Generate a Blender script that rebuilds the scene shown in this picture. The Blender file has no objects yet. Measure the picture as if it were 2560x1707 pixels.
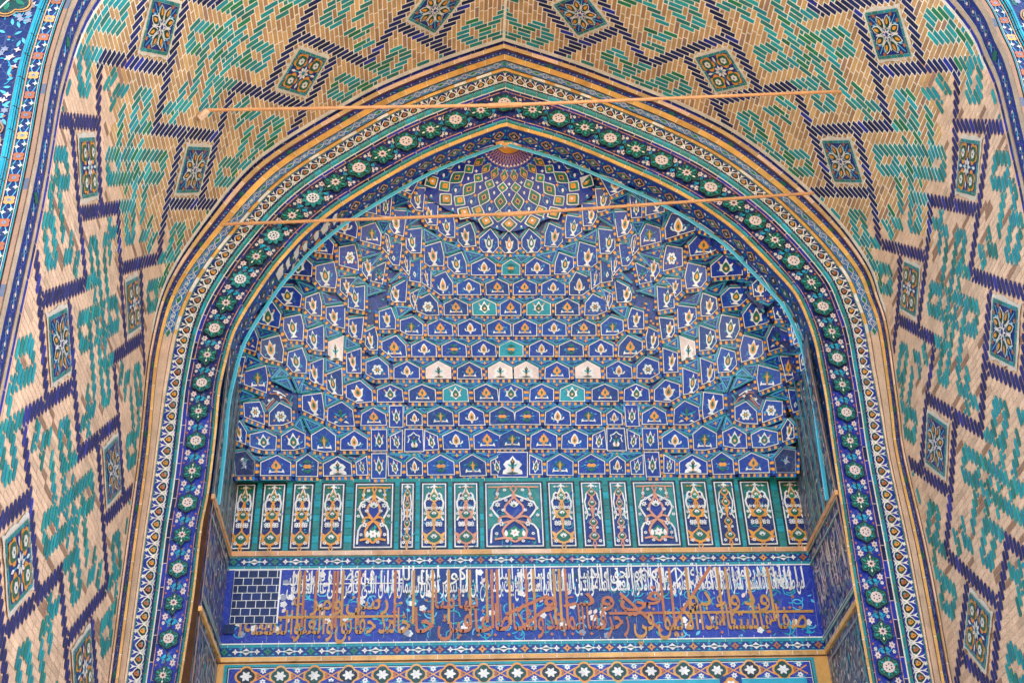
import bpy, math, random
import numpy as np
from mathutils import Matrix
random.seed(11)
D2R = math.radians
sc = bpy.context.scene
# ------------------------------------------------------------------ camera
W, H, FPX = 2560., 1707., 3240.
GZ = 1.6                                   # eye height above the courtyard
def cam_axes(p=D2R(35.2), y=D2R(3.6), r=D2R(-2.1)):
    cp, sp, cy, sy = math.cos(p), math.sin(p), math.cos(y), math.sin(y)
    fwd = np.array([sy*cp, cy*cp, sp]); right = np.array([cy, -sy, 0.]); up = np.cross(right, fwd)
    cr, sr = math.cos(r), math.sin(r)
    return np.array([cr*right+sr*up, -sr*right+cr*up, fwd])
RM = cam_axes()
cd = bpy.data.cameras.new('camera'); cam = bpy.data.objects.new('camera', cd); sc.collection.objects.link(cam)
cd.sensor_width = 36; cd.lens = FPX/W*36; cd.clip_end = 500
m = Matrix.Identity(4)
for i in range(3):
    m[i][0], m[i][1], m[i][2] = RM[0][i], RM[1][i], -RM[2][i]
m[2][3] = GZ
cam.matrix_world = m; sc.camera = cam
# ------------------------------------------------------------------ light
SUN_EL, SUN_AZ = 50., 62.                  # high sun from behind and beside the portal: its front stands in shade
wd = bpy.data.worlds.new('World'); sc.world = wd; wd.use_nodes = True
nt = wd.node_tree; bg = nt.nodes['Background']
sky = nt.nodes.new('ShaderNodeTexSky'); sky.sky_type = 'NISHITA'; sky.sun_disc = False
sky.sun_elevation = D2R(SUN_EL); sky.sun_rotation = D2R(SUN_AZ)
nt.links.new(sky.outputs[0], bg.inputs[0]); bg.inputs[1].default_value = 0.15
sd = bpy.data.lights.new('sun', 'SUN'); sd.energy = 4.0; sd.angle = D2R(.5); sd.color = (1, .95, .87)
so = bpy.data.objects.new('sun', sd); sc.collection.objects.link(so)
_e, _a = D2R(SUN_EL), D2R(SUN_AZ)
sv = np.array([math.sin(_a)*math.cos(_e), math.cos(_a)*math.cos(_e), math.sin(_e)])
from mathutils import Vector
so.rotation_euler = Vector((sv[0], sv[1], sv[2])).to_track_quat('Z', 'Y').to_euler()
sc.view_settings.view_transform = 'Standard'; sc.view_settings.look = 'None'
sc.view_settings.gamma = 1; sc.view_settings.exposure = 2.38
sc.render.engine = 'CYCLES'
sc.cycles.max_bounces = 10; sc.cycles.diffuse_bounces = 6; sc.cycles.glossy_bounces = 3
sc.cycles.use_denoising = True
# ------------------------------------------------------------------ colours (sRGB hex of the material -> linear)
def lin(h):
    c = [int(h[i:i+2], 16)/255 for i in (0, 2, 4)]
    return tuple(x/12.92 if x <= .04045 else ((x+.055)/1.055)**2.4 for x in c)
PAL = dict(white='e4ddd2', cream='e9dcc8', pinkw='e0c4b4', peach='e8c2a0', peach2='e2b894', brick='c49a66', brickb='b2875a',
  brickc='cfa468', brickd='9c7860', mortar='efe4d0', ochre='dca050', ochre2='e6ac58', orange='e0922a', rust='b3652e', salmon='d08a66',
  turq='1a8f96', teal='1f8078', tealg='2c7a70', aqua='22a0b4', sky='58b6d0', navy='16235c', navy2='101b48', cobalt='0c2c86', blue='0b3a8e',
  blue2='1a68b8', royal='1f2f92', green='126045', green2='1d7a52', dgreen='123f30', black='15151c', lilac='4a4590', grey='8b8f9c',
  plum='5c2a3c', pink='c98a8a', dblue='0e2a70', stone='b9a288', rod='d69a66', teal3='1f9a98', sgrey='5d6476', gold='bd8430', sgrey2='1c2c4a', blue0='14288a')
PAL = {k: lin(v) for k, v in PAL.items()}
# ------------------------------------------------------------------ materials
def material(name, rough, var, spots, crack, sat=1.0):
    mt = bpy.data.materials.new(name); mt.use_nodes = True
    t = mt.node_tree; N = t.nodes; L = t.links; b = N['Principled BSDF']
    at = N.new('ShaderNodeAttribute'); at.attribute_name = 'Col'
    tc = N.new('ShaderNodeTexCoord')
    n1 = N.new('ShaderNodeTexNoise'); n1.inputs['Scale'].default_value = 7; n1.inputs['Detail'].default_value = 6
    n2 = N.new('ShaderNodeTexNoise'); n2.inputs['Scale'].default_value = 90; n2.inputs['Detail'].default_value = 3
    for n in (n1, n2): L.new(tc.outputs['Object'], n.inputs['Vector'])
    mr = N.new('ShaderNodeMapRange'); mr.inputs[1].default_value = .25; mr.inputs[2].default_value = .75
    mr.inputs[3].default_value = 1-var; mr.inputs[4].default_value = 1+var*.6
    L.new(n1.outputs[0], mr.inputs[0])
    mr2 = N.new('ShaderNodeMapRange'); mr2.inputs[1].default_value = .3; mr2.inputs[2].default_value = .7
    mr2.inputs[3].default_value = 1-spots; mr2.inputs[4].default_value = 1+spots
    L.new(n2.outputs[0], mr2.inputs[0])
    mu = N.new('ShaderNodeMath'); mu.operation = 'MULTIPLY'
    L.new(mr.outputs[0], mu.inputs[0]); L.new(mr2.outputs[0], mu.inputs[1])
    vm = N.new('ShaderNodeVectorMath'); vm.operation = 'SCALE'
    L.new(at.outputs['Color'], vm.inputs[0]); L.new(mu.outputs[0], vm.inputs['Scale'])
    col = vm.outputs[0]
    if crack:                               # the thin pale joints between the cut pieces of the mosaic
        vo = N.new('ShaderNodeTexVoronoi'); vo.feature = 'DISTANCE_TO_EDGE'; vo.inputs['Scale'].default_value = 11
        L.new(tc.outputs['Object'], vo.inputs['Vector'])
        cr = N.new('ShaderNodeMapRange'); cr.inputs[1].default_value = .012; cr.inputs[2].default_value = .03
        cr.inputs[3].default_value = crack; cr.inputs[4].default_value = 0
        L.new(vo.outputs['Distance'], cr.inputs[0])
        mx = N.new('ShaderNodeMix'); mx.data_type = 'RGBA'
        L.new(cr.outputs[0], mx.inputs[0]); L.new(col, mx.inputs[6]); mx.inputs[7].default_value = (.45, .5, .55, 1)
        col = mx.outputs[2]
    L.new(col, b.inputs['Base Color'])
    b.inputs['Roughness'].default_value = rough
    rr = N.new('ShaderNodeMapRange'); rr.inputs[3].default_value = rough*.75; rr.inputs[4].default_value = min(1, rough*1.3)
    L.new(n1.outputs[0], rr.inputs[0]); L.new(rr.outputs[0], b.inputs['Roughness'])
    bp_ = N.new('ShaderNodeBump'); bp_.inputs['Strength'].default_value = .25; bp_.inputs['Distance'].default_value = .01
    L.new(n2.outputs[0], bp_.inputs['Height']); L.new(bp_.outputs[0], b.inputs['Normal'])
    return mt
GLAZE = material('glazed_tile', .3, .25, .12, .1)
PLAIN = material('glazed_brick', .28, .28, .14, 0)
MATTE = material('fired_brick', .85, .22, .2, 0)
PLAST = material('plaster', .9, .12, .1, 0)
# ------------------------------------------------------------------ canvases: flat shapes (u, v) on layers, later mapped to a surface
STEP = .0025
class Cv:
    def __init__(s): s.p, s.c = [], []
    def poly(s, pts, col, h=0, j=.07):
        c = PAL[col] if isinstance(col, str) else col
        k = 1+random.uniform(-j, j)
        h += random.uniform(0, .3) if j else 0
        s.p.append([(x, y, h) for x, y in pts]); s.c.append((c[0]*k, c[1]*k, c[2]*k, 1))
    def poly3(s, pts, col, j=.07):
        c = PAL[col] if isinstance(col, str) else col
        k = 1+random.uniform(-j, j)
        s.p.append(list(pts)); s.c.append((c[0]*k, c[1]*k, c[2]*k, 1))
    def rect(s, u0, u1, v0, v1, col, h=0, n=1, j=.07):
        for i in range(n):
            a, b = u0+(u1-u0)*i/n, u0+(u1-u0)*(i+1)/n
            s.poly([(a, v0), (b, v0), (b, v1), (a, v1)], col, h, j if n == 1 else 0)
    def line(s, pts, w, col, h=1, closed=False):
        P = list(pts); n = len(P); h += random.uniform(0, .4)
        if closed: P = P+[P[0], P[1]]
        nrm = []
        for i in range(len(P)):
            a, b = P[max(i-1, 0)], P[min(i+1, len(P)-1)]
            if closed and i == 0: a = pts[-1]
            dx, dy = b[0]-a[0], b[1]-a[1]; l = math.hypot(dx, dy) or 1
            nrm.append((-dy/l*w/2, dx/l*w/2))
        for i in range(n if closed else len(P)-1):
            (x0, y0), (x1, y1) = P[i], P[i+1]; a, b = nrm[i], nrm[i+1]
            if closed and i == n-1: b = nrm[0]
            s.poly([(x0+a[0], y0+a[1]), (x0-a[0], y0-a[1]), (x1-b[0], y1-b[1]), (x1+b[0], y1+b[1])], col, h, 0)
    def box(s, u0, u1, v0, v1, col, h, hb=0, j=.07, bev=.06):       # a brick: face and four sides (heights in layers)
        c = PAL[col] if isinstance(col, str) else col; k = 1+random.uniform(-j, j); c = (c[0]*k, c[1]*k, c[2]*k)
        e = [(u0, v0), (u1, v0), (u1, v1), (u0, v1)]
        s.poly(e, c, h, 0)
        for i in range(4):
            a, b = e[i], e[(i+1) % 4]
            s.p.append([(a[0], a[1], hb), (b[0], b[1], hb), (b[0], b[1], h), (a[0], a[1], h)]); s.c.append((c[0], c[1], c[2], 1))
    def at(s, u, v, sx=1., sy=None, rot=0., h=0): return Sub(s, u, v, sx, sx if sy is None else sy, rot, h)
class Sub(Cv):
    def __init__(s, cv, u, v, sx, sy, rot, h):
        s.cv, s.u, s.v, s.sx, s.sy, s.h0 = cv, u, v, sx, sy, h; s.cs, s.sn = math.cos(rot), math.sin(rot)
    def tr(s, x, y):
        x *= s.sx; y *= s.sy
        return s.u+x*s.cs-y*s.sn, s.v+x*s.sn+y*s.cs
    def poly(s, pts, col, h=0, j=.07): s.cv.poly([s.tr(*p) for p in pts], col, s.h0+h, j)
class Aff(Cv):                                   # local [-1, 1] square onto a skewed cell
    def __init__(s, cv, c, ax, ay, h): s.cv, s.cc, s.ax, s.ay, s.h0 = cv, c, ax, ay, h
    def poly(s, pts, col, h=0, j=.07):
        s.cv.poly([(s.cc[0]+x*s.ax[0]+y*s.ay[0], s.cc[1]+x*s.ax[1]+y*s.ay[1]) for x, y in pts], col, s.h0+h, j)
def circ(x, y, r, n=10, ry=None): return [(x+r*math.cos(2*math.pi*i/n), y+(ry or r)*math.sin(2*math.pi*i/n)) for i in range(n)]
def lobed(n, r, amp, x=0, y=0, N=None, ph=0, pw=1):
    N = N or n*6
    o = []
    for i in range(N):
        a = 2*math.pi*i/N
        q = abs(math.cos(n*(a-ph)/2))**pw
        rr = r*(1-amp+amp*q); o.append((x+rr*math.cos(a), y+rr*math.sin(a)))
    return o
def star(n, r, r2, x=0, y=0, ph=0):
    return [(x+(r if i % 2 == 0 else r2)*math.cos(math.pi*i/n+ph), y+(r if i % 2 == 0 else r2)*math.sin(math.pi*i/n+ph)) for i in range(2*n)]
def lens(x0, y0, x1, y1, w, n=4):
    dx, dy = x1-x0, y1-y0; l = math.hypot(dx, dy) or 1; nx, ny = -dy/l*w, dx/l*w
    a = [(x0+dx*i/n+nx*math.sin(math.pi*i/n), y0+dy*i/n+ny*math.sin(math.pi*i/n)) for i in range(n+1)]
    b = [(x0+dx*i/n-nx*math.sin(math.pi*i/n), y0+dy*i/n-ny*math.sin(math.pi*i/n)) for i in range(n-1, 0, -1)]
    return a+b
def drop(x, y, w, h, n=10):                       # ogee drop, tip up, centred
    o = []
    for i in range(2*n):
        t = i/(2*n)*2*math.pi
        yy = -math.cos(t); xx = math.sin(t)*(1-.55*max(0, yy)**1.5)
        o.append((x+xx*w, y+yy*h*(1 if yy < 0 else 1.25)))
    return o
def arc(x, y, r, a0, a1, n=8, ry=None): return [(x+r*math.cos(D2R(a0+(a1-a0)*i/n)), y+(ry or r)*math.sin(D2R(a0+(a1-a0)*i/n))) for i in range(n+1)]
def off(P, d):                                    # offset a (nearly convex) polygon outwards by d
    n = len(P); A = sum(P[i][0]*P[(i+1) % n][1]-P[(i+1) % n][0]*P[i][1] for i in range(n)); sg = 1 if A > 0 else -1
    o = []
    for i in range(n):
        a, b, c = P[i-1], P[i], P[(i+1) % n]
        e1 = np.array([b[0]-a[0], b[1]-a[1]]); e2 = np.array([c[0]-b[0], c[1]-b[1]])
        e1 = e1/(np.linalg.norm(e1)+1e-9); e2 = e2/(np.linalg.norm(e2)+1e-9)
        n1 = np.array([e1[1], -e1[0]])*sg; n2 = np.array([e2[1], -e2[0]])*sg
        q = n1+n2; l = q@q
        q = q*2/l if l > .3 else n1
        o.append((b[0]+q[0]*d, b[1]+q[1]*d))
    return o
# ------------------------------------------------------------------ objects
COLL = sc.collection
def link(o, parent=None):
    COLL.objects.link(o)
    if parent is not None: o.parent = parent
    return o
def tag(o, label=None, cat=None, group=None, kind=None):
    for k, v in (('label', label), ('category', cat), ('group', group), ('kind', kind)):
        if v: o[k] = v
    return o
def thing(name, label, cat, loc=(0, 0, 0), group=None):
    o = bpy.data.objects.new(name, None); o.location = loc; link(o)
    return tag(o, label, cat, group)
def mesh_of(cv, name, mp, mat, origin=(0, 0, 0)):
    V, F, n = [], [], 0
    for p in cv.p:
        for q in p: V.append(mp(*q))
        F.append(tuple(range(n, n+len(p)))); n += len(p)
    me = bpy.data.meshes.new(name)
    A = np.array(V, dtype=float)-np.array(origin)
    me.from_pydata(A.tolist(), [], F)
    at = me.attributes.new('Col', 'FLOAT_COLOR', 'FACE')
    at.data.foreach_set('color', np.array(cv.c, dtype=np.float32).ravel())
    me.materials.append(mat); me.update()
    return me
def build(cv, name, mp, parent=None, mat=None):
    loc = parent_world(parent)
    return link(bpy.data.objects.new(name, mesh_of(cv, name, mp, mat or GLAZE, loc)), parent)
def parent_world(p):
    x = np.zeros(3)
    while p is not None: x = x+np.array(p.location); p = p.parent
    return x
# ------------------------------------------------------------------ picture ray -> point on the plane y = Y (survey of the building)
def ray(px, py):
    d = RM.T@np.array([(px-W/2)/FPX, (H/2-py)/FPX, 1.]); return d/d[1]
def bp(px, py, Y): return ray(px, py)*Y
def dense(P, step=.06):
    P = np.array(P, float); n = len(P); out = []
    for i in range(n-1):
        p0, p1, p2, p3 = P[max(i-1, 0)], P[i], P[i+1], P[min(i+2, n-1)]
        k = max(1, int(np.linalg.norm(p2-p1)/step))
        for j in range(k):
            t = j/k
            out.append(.5*((2*p1)+(-p0+p2)*t+(2*p0-5*p1+4*p2-p3)*t*t+(-p0+3*p1-3*p2+p3)*t**3))
    out.append(P[-1]); return np.array(out)
OL = [(1259,106),(1106,157),(960,216),(850,275),(695,369),(603,446),(505,570),(439,669),(402,753),(377,862),(366,936),(346,1140),(307,1430),(271,1707)]
OR = [(1259,106),(1435,163),(1581,219),(1705,270),(1846,344),(1992,457),(2102,570),(2172,672),(2197,745),(2219,819),(2248,1027),(2263,1140),(2322,1393),(2380,1707)]
IL = [(1261.5,317.5),(1152.5,358),(1059,398),(965,450),(902,487.5),(840,528),(768,587),(727,630),(684,680),(641,742),(609,792),(585,841),(566,910),(551,980),(541,1087),(523,1232),(506,1318.6),(485,1496),(453,1707)]
IR = [(1261.5,317.5),(1385,352),(1479,387.5),(1572.5,428),(1640,457.5),(1734,508),(1827.5,573),(1890,632.5),(1938,683),(1985,737),(2016,802),(2035,859),(2045,907),(2062,994),(2075,1087),(2095,1222),(2118.6,1380),(2134,1480),(2174,1707)]
YW, YI, YN = 10., 10.2, 11.15                     # arch wall, back edge of the intrados, niche back wall
X0 = .70
def prof(A):
    P = [bp(x, y, YW)[[0, 2]] for x, y in A]
    P = dense(P)
    return np.vstack([P, [[P[-1][0], -GZ]]])
PO = {'L': prof(OL), 'R': prof(OR)}; PI = {'L': prof(IL), 'R': prof(IR)}
def cum(P): return np.r_[0, np.cumsum(np.hypot(*np.diff(P, axis=0).T))]
# ================================================================== ground
g = Cv(); g.rect(-60, 60, -90, 60, 'stone', 0)
gm = bpy.data.materials.new('courtyard_paving'); gm.use_nodes = True
_t = gm.node_tree; _b = _t.nodes['Principled BSDF']; _br = _t.nodes.new('ShaderNodeTexBrick'); _tc = _t.nodes.new('ShaderNodeTexCoord')
_br.inputs['Scale'].default_value = 1.2; _br.inputs['Color1'].default_value = (.5, .4, .3, 1); _br.inputs['Color2'].default_value = (.45, .36, .27, 1)
_br.inputs['Mortar'].default_value = (.33, .27, .2, 1); _br.inputs['Mortar Size'].default_value = .01
_t.links.new(_tc.outputs['Object'], _br.inputs['Vector']); _t.links.new(_br.outputs['Color'], _b.inputs['Base Color']); _b.inputs['Roughness'].default_value = .9
tag(build(g, 'courtyard', lambda u, v, h: (u, v, 0), None, gm), kind='structure')

# ================================================================== brick vault
UT, UY = .0552, .0582                              # one brick course along the curve / along the depth
KS = {'L': 1., 'R': .93}
YE = 6.38                                          # front edge (left side)
class Profile:
    def __init__(s, P): s.P = P; s.s = cum(P)
    def at(s, t):
        t = min(max(t, 0), s.s[-1]-1e-6); i = int(np.searchsorted(s.s, t, 'right')-1)
        k = (t-s.s[i])/(s.s[i+1]-s.s[i]); p = s.P[i]+(s.P[i+1]-s.P[i])*k
        i0, i1 = max(i-3, 0), min(i+4, len(s.P)-1); d = s.P[i1]-s.P[i0]; d = d/np.linalg.norm(d)
        return p, d
VP = {k: Profile(v) for k, v in PO.items()}
def vault_map(sd):
    sg = 1 if sd == 'L' else -1
    def f(t, y, h):
        p, d = VP[sd].at(t); n = np.array([-d[1], d[0]])*sg     # towards the room
        q = p+n*h*STEP
        return (q[0], 10-(10-y)*KS[sd], q[1]+GZ)
    return f
vault = thing('brick_vault', 'pointed barrel vault of buff brick with turquoise and navy zigzag brickwork', 'vault', (X0, 8.2, 0))
TMAX = 10.6
J0, J1 = 6.70, 9.965
def rough_edge(t, y):                              # below this line the old smooth peach brick, above it the repointed brick
    return t > 5.25+.35*math.sin(y*3.1+.5)+.25*math.sin(y*9.)+.12*math.sin(y*23+t*9)
def glazed_rows():
    na0, na1 = -16, int((TMAX-.875)/UT)+1
    rows = {}
    jb0, jb1 = int(math.floor((J0-9.2)/UY)), int(math.ceil((J1-9.2)/UY))
    for b in range(jb0, jb1+1): rows[b] = {}
    def put(b, c0, col):
        if b not in rows: return
        r = rows[b]; run = []
        for a in (c0, c0+1, c0+2):
            if a not in r: run.append(a)
        if run:
            key = (b, c0, random.random())
            for a in run: r[a] = (col, key)
    def stroke(ca, cb, kind, val, lo, hi, col):
        for b in rows:
            db = b-cb
            if kind == 'p':
                da = val-db; o = da-db
            else:
                da = val+db; o = da+db
            if lo-.01 <= o <= hi+.01: put(b, int(round(ca+da-1.5)), col)
    for i in range(-1, 7):
        for j in range(-3, 2):
            ca, cb = 30*i, 30*j
            cw = (i+j) % 2 != 0
            if cw: S = [('q', 8.5, -22, 8.5), ('p', -8.5, -22, 8.5), ('q', -8.5, -8.5, 22), ('p', 8.5, -8.5, 22)]
            else: S = [('q', 8.5, -8.5, 22), ('p', -8.5, -8.5, 22), ('q', -8.5, -22, 8.5), ('p', 8.5, -22, 8.5)]
            for k, v, lo, hi in S: stroke(ca, cb, k, v, lo, hi, 'N')
    base = [('p', 2.5, 8.5, 15.5), ('p', -2.5, 8.5, 15.5), ('q', 15.5, -2.5, 2.5), ('q', 8.5, -2.5, 2.5), ('p', 8.5, -2.5, 12.5),
            ('p', -2.5, -8.5, 5.5), ('q', 15.5, 8.5, 13.5), ('p', 13.5, 11.5, 15.5)]
    def rot(s):                                    # (p, q) -> (-q, p)
        k, v, lo, hi = s
        return ('q', v, -hi, -lo) if k == 'p' else ('p', -v, lo, hi)
    def mir(s): return ('q' if s[0] == 'p' else 'p',)+s[1:]
    for i in range(-1, 7):
        for j in range(-3, 2):
            ca, cb = 30*i+15, 30*j+15
            S = list(base)
            for _ in range(3):
                base2 = S[-len(base):]; S += [rot(s) for s in base2]
            if (i+j) % 2 == 0: S = [mir(s) for s in S]
            for k, v, lo, hi in S: stroke(ca, cb, k, v, lo, hi, 'T')
    return rows, na0, na1
def in_panel(a, b):
    ia, jb = round(a/30), round(b/30)
    da, db = a-30*ia, b-30*jb
    return abs(da)+abs(db) < 6.5
def brickwork(sd):
    rows, na0, na1 = glazed_rows(); cv = Cv()
    tA = lambda a: max(.012, .875+a*UT); yB = lambda b: 9.2+b*UY
    # bedding mortar: two zones
    nt_, ny_ = 150, 40
    for i in range(nt_):
        for j in range(ny_):
            t0, t1 = TMAX*i/nt_, TMAX*(i+1)/nt_; y0, y1 = YE+(10.0-YE)*j/ny_, YE+(10.0-YE)*(j+1)/ny_
            cv.poly([(t0, y0), (t1, y0), (t1, y1), (t0, y1)], 'peach2' if rough_edge((t0+t1)/2, (y0+y1)/2) else 'mortar', 0, .04)
    turqs = ['teal', 'turq', 'teal', 'tealg', 'turq', 'green2', 'teal3']
    occ = set()
    for b, r in rows.items():
        y0, y1 = yB(b)-UY/2, yB(b)+UY/2
        done = {}
        for a in sorted(r):
            col, key = r[a]; done.setdefault(key, []).append((a, col))
        for key, L in done.items():
            a0, a1, col = L[0][0], L[-1][0]+1, L[0][1]
            for a, _ in L: occ.add((a, b))
            if in_panel((a0+a1)/2, b) or a1 <= na0 or tA(a1) > TMAX: continue
            if tA(a1)-tA(a0) < .02: continue
            old = rough_edge(tA(a0), yB(b))
            g = .0075 if not old else .0045
            if y0 < J0 or y1 > J1: continue
            tone = random.choice(['navy', 'navy2', 'navy', 'royal' if random.random() < .25 else 'navy']) if col == 'N' else \
                (random.choice(['turq', 'teal3', 'turq', 'teal']) if old else random.choice(turqs))
            c = PAL[tone]
            if old and col == 'N': c = tuple(.75*x+.25*y for x, y in zip(c, PAL['lilac']))  # lilac mixed in paints the reflections on the glaze
            lo, hi = tA(a0)+g, tA(a1)-g
            if old:                                # pointed ends on the old glazed headers
                m = .012
                ym = (y0+y1)/2
                cv.poly([(lo, ym), (lo+m, y0+g), (hi-m, y0+g), (hi, ym), (hi-m, y1-g), (lo+m, y1-g)], c, 2, .16)
            else: cv.box(lo, hi, y0+g, y1-g, c, 1.6, j=.22)
    bs = sorted(rows)
    for a in range(na0, na1):
        t0, t1 = tA(a), tA(a+1)
        if t1-t0 < .02 or t1 > TMAX: continue
        run = []
        for b in bs+[10**6]:
            ok = b < 10**6 and (a, b) not in occ and not in_panel(a+.5, b) and J0 <= yB(b)-UY/2 and yB(b)+UY/2 <= J1
            if ok and (not run or b == run[-1]+1): run.append(b)
            else:
                if run:
                    n = len(run); k = max(1, int(math.ceil(n/3.4))); ph = 0
                    cuts = [run[0]-.5+n*q/k for q in range(k+1)]
                    for q in range(k):
                        y0, y1 = yB(cuts[q]), yB(cuts[q+1]); old = rough_edge(t0, (y0+y1)/2)
                        if old:
                            g = .003
                            c = PAL['peach'] if random.random() < .9 else PAL['brickd']
                            if random.random() < .1: c = tuple(.8*x for x in PAL['peach'])
                            cv.poly([(t0+g, y0+g), (t1-g, y0+g), (t1-g, y1-g), (t0+g, y1-g)], c, 1, .06)
                        else:
                            g = .0075
                            cv.box(t0+g, t1-g, y0+g, y1-g, random.choice(['brick', 'brick', 'brickc', 'brickb', 'brickd', 'brickc'] if random.random() < .4 else ['brick', 'brickb', 'brick']), 1.5, j=.16)
                run = [b] if ok else []
    # navy listel at both ends of the vault and the frieze along its front edge
    def tiles(y0, y1, L, cols, h, gap=.005):
        t = 0
        while t < TMAX:
            l = L*random.uniform(.8, 1.2); n = max(1, int(l/.12))
            for q in range(n):
                a, b2 = t+(l*q/n if q else gap), t+l*(q+1)/n-(gap if q == n-1 else 0)
                cv.poly([(a, y0), (b2, y0), (b2, y1), (a, y1)], random.choice(cols) if q == 0 else cols[0], h, .1)
            t += l
    tiles(9.972, 9.995, .42, ['navy', 'navy2'], 3)
    tiles(6.655, 6.69, .3, ['royal', 'navy'], 3)
    for i in range(120):
        t0, t1 = TMAX*i/120, TMAX*(i+1)/120
        cv.poly([(t0, 6.605), (t1, 6.605), (t1, 6.65), (t0, 6.65)], 'stone', 3, .05); cv.poly([(t0, 6.375), (t1, 6.375), (t1, 6.445), (t0, 6.445)], 'stone', 3, .06)
    cv.rect(0, TMAX, 6.447, 6.598, 'dblue', 2, 90, 0)
    t, k = .05, 0
    while t < TMAX-.3:
        scrolltile(cv, t, 6.47, t+.36, 6.575, 3, ['lilac', 'sgrey', 'sky'], mid='green' if k % 4 == 2 else None); t += .375; k += 1
    return cv
def scrolltile(cv, u0, v0, u1, v1, h, cols, mid=None, flower='pinkw'):
    L, Wd = u1-u0, v1-v0; vm = (v0+v1)/2
    if mid: cv.poly([(u0+L*.5, v0), (u0+L*.63, vm), (u0+L*.5, v1), (u0+L*.37, vm)], mid, h+1)
    for s in (0, 1):
        pts = [(u0+L*i/16, vm+(1 if s else -1)*Wd*.36*math.sin(2*math.pi*i/8)) for i in range(17)]
        cv.line(pts, Wd*.09, cols[s], h)
    for q in (.12, .37, .63, .88):
        if mid and .3 < q < .7: continue
        cv.poly(star(5, Wd*.2, Wd*.1, u0+L*q, vm), flower, h+1)
    for q in (.25, .5, .75):
        cv.poly(lens(u0+L*q-Wd*.35, vm-Wd*.2, u0+L*q+Wd*.35, vm+Wd*.2, Wd*.1), cols[2], h)
for sd in 'LR':
    o = build(brickwork(sd), 'brick_facing', vault_map(sd), vault, MATTE)
# the glazed lozenge panels
def flower8(cv, s, hh=0):
    for i in range(8):
        a = math.pi*i/4+math.pi/8
        c, sn = math.cos(a), math.sin(a)
        cv.poly(lens(.16*s*c, .16*s*sn, .66*s*c, .66*s*sn, .145*s), 'white', hh); cv.poly(lens(.2*s*c, .2*s*sn, .62*s*c, .62*s*sn, .115*s), 'dgreen', hh+1)
        cv.poly(drop_rot(.44*s, a, .055*s, .1*s), 'orange', hh+2)
        a2 = a+math.pi/8
        cv.line([(.2*s*math.cos(a2), .2*s*math.sin(a2)), (.5*s*math.cos(a2), .5*s*math.sin(a2))], .035*s, 'white', hh+1)
    cv.poly(star(8, .22*s, .1*s), 'white', hh+2); cv.poly(star(8, .1*s, .05*s), 'cobalt', hh+3)
def drop_rot(r, a, w, l): 
    c, s = math.cos(a), math.sin(a)
    return [(c*(r+y)-s*x, s*(r+y)+c*x) for x, y in drop(0, 0, w, l, 5)]
def panel_canvas(kind):
    d = .318; b = Cv(); f = Cv(); R = lambda k: [(k*d, 0), (0, k*d), (-k*d, 0), (0, -k*d)]
    P0 = []
    for k, n in ((1.13, 9),):                      # the rough plaster bed
        q = R(k)
        for i in range(4):
            for j in range(n):
                t = j/n; x = q[i][0]*(1-t)+q[(i+1) % 4][0]*t; y = q[i][1]*(1-t)+q[(i+1) % 4][1]*t
                w = random.uniform(.96, 1.06); P0.append((x*w, y*w))
    b.poly(P0, 'cream', 3)
    for i in range(4):
        a0, a1 = R(1.0)[i], R(1.0)[(i+1) % 4]; c0, c1 = R(.88)[i], R(.88)[(i+1) % 4]
        for j in range(5):
            t0, t1 = j/5+.008, (j+1)/5-.008
            L = lambda p, q, t: (p[0]+(q[0]-p[0])*t, p[1]+(q[1]-p[1])*t)
            b.poly([L(a0, a1, t0), L(a0, a1, t1), L(c0, c1, t1), L(c0, c1, t0)], 'teal' if random.random() < .6 else 'turq', 6, .15)
    f.poly(R(.865), 'dblue', 6)
    S = f.at(0, 0, d, d, math.pi/4)
    if kind == 0:
        flower8(S, .95, 8)
        for i in range(4):
            a = math.pi/2*i+math.pi/4
            for da in (-.22, .22):
                f.poly([(x+d*.68*math.cos(a+da+math.pi/4)*1., y+d*.68*math.sin(a+da+math.pi/4)) for x, y in circ(0, 0, .02, 6)], 'rust', 7)
            for r0, r1, dd in ((.5, .62, .4), (.5, .62, -.4)):
                f.poly([(d*math.cos(a+math.pi/4+dd)*r0, d*math.sin(a+math.pi/4+dd)*r0), (d*math.cos(a+math.pi/4+dd*.6)*r1, d*math.sin(a+math.pi/4+dd*.6)*r1), (d*math.cos(a+math.pi/4+dd*.2)*r0, d*math.sin(a+math.pi/4+dd*.2)*r0)], 'sky', 7)
            f.line([(0, 0), (d*.78*math.cos(a+math.pi/4), d*.78*math.sin(a+math.pi/4))], .008, 'sky', 7)
    else:
        for i in range(4):
            a = math.pi/2*i
            c, s = math.cos(a), math.sin(a)
            ctr = (.5*d*c, .5*d*s)
            f.poly(lobed(5, .3*d, .28, *ctr, ph=a), 'orange', 7); f.poly(lobed(4, .22*d, .15, *ctr, ph=a), 'green', 8)
            f.poly(lobed(6, .125*d, .2, *ctr), 'white', 9); f.poly(circ(*ctr, .035*d, 6), 'dgreen', 10)
            a2 = a+math.pi/4; c2, s2 = math.cos(a2), math.sin(a2)
            f.line([(0, 0), (.52*d*c2, .52*d*s2)], .012, 'aqua', 7)
            f.poly(lens(.36*d*c2, .36*d*s2, .58*d*c2, .58*d*s2, .045*d), 'white', 8)
        for i in range(8):
            a = math.pi*i/4
            f.poly(lens(.05*d*math.cos(a), .05*d*math.sin(a), .24*d*math.cos(a), .24*d*math.sin(a), .05*d), 'white', 9)
    return b, f
PANB = []
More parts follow.
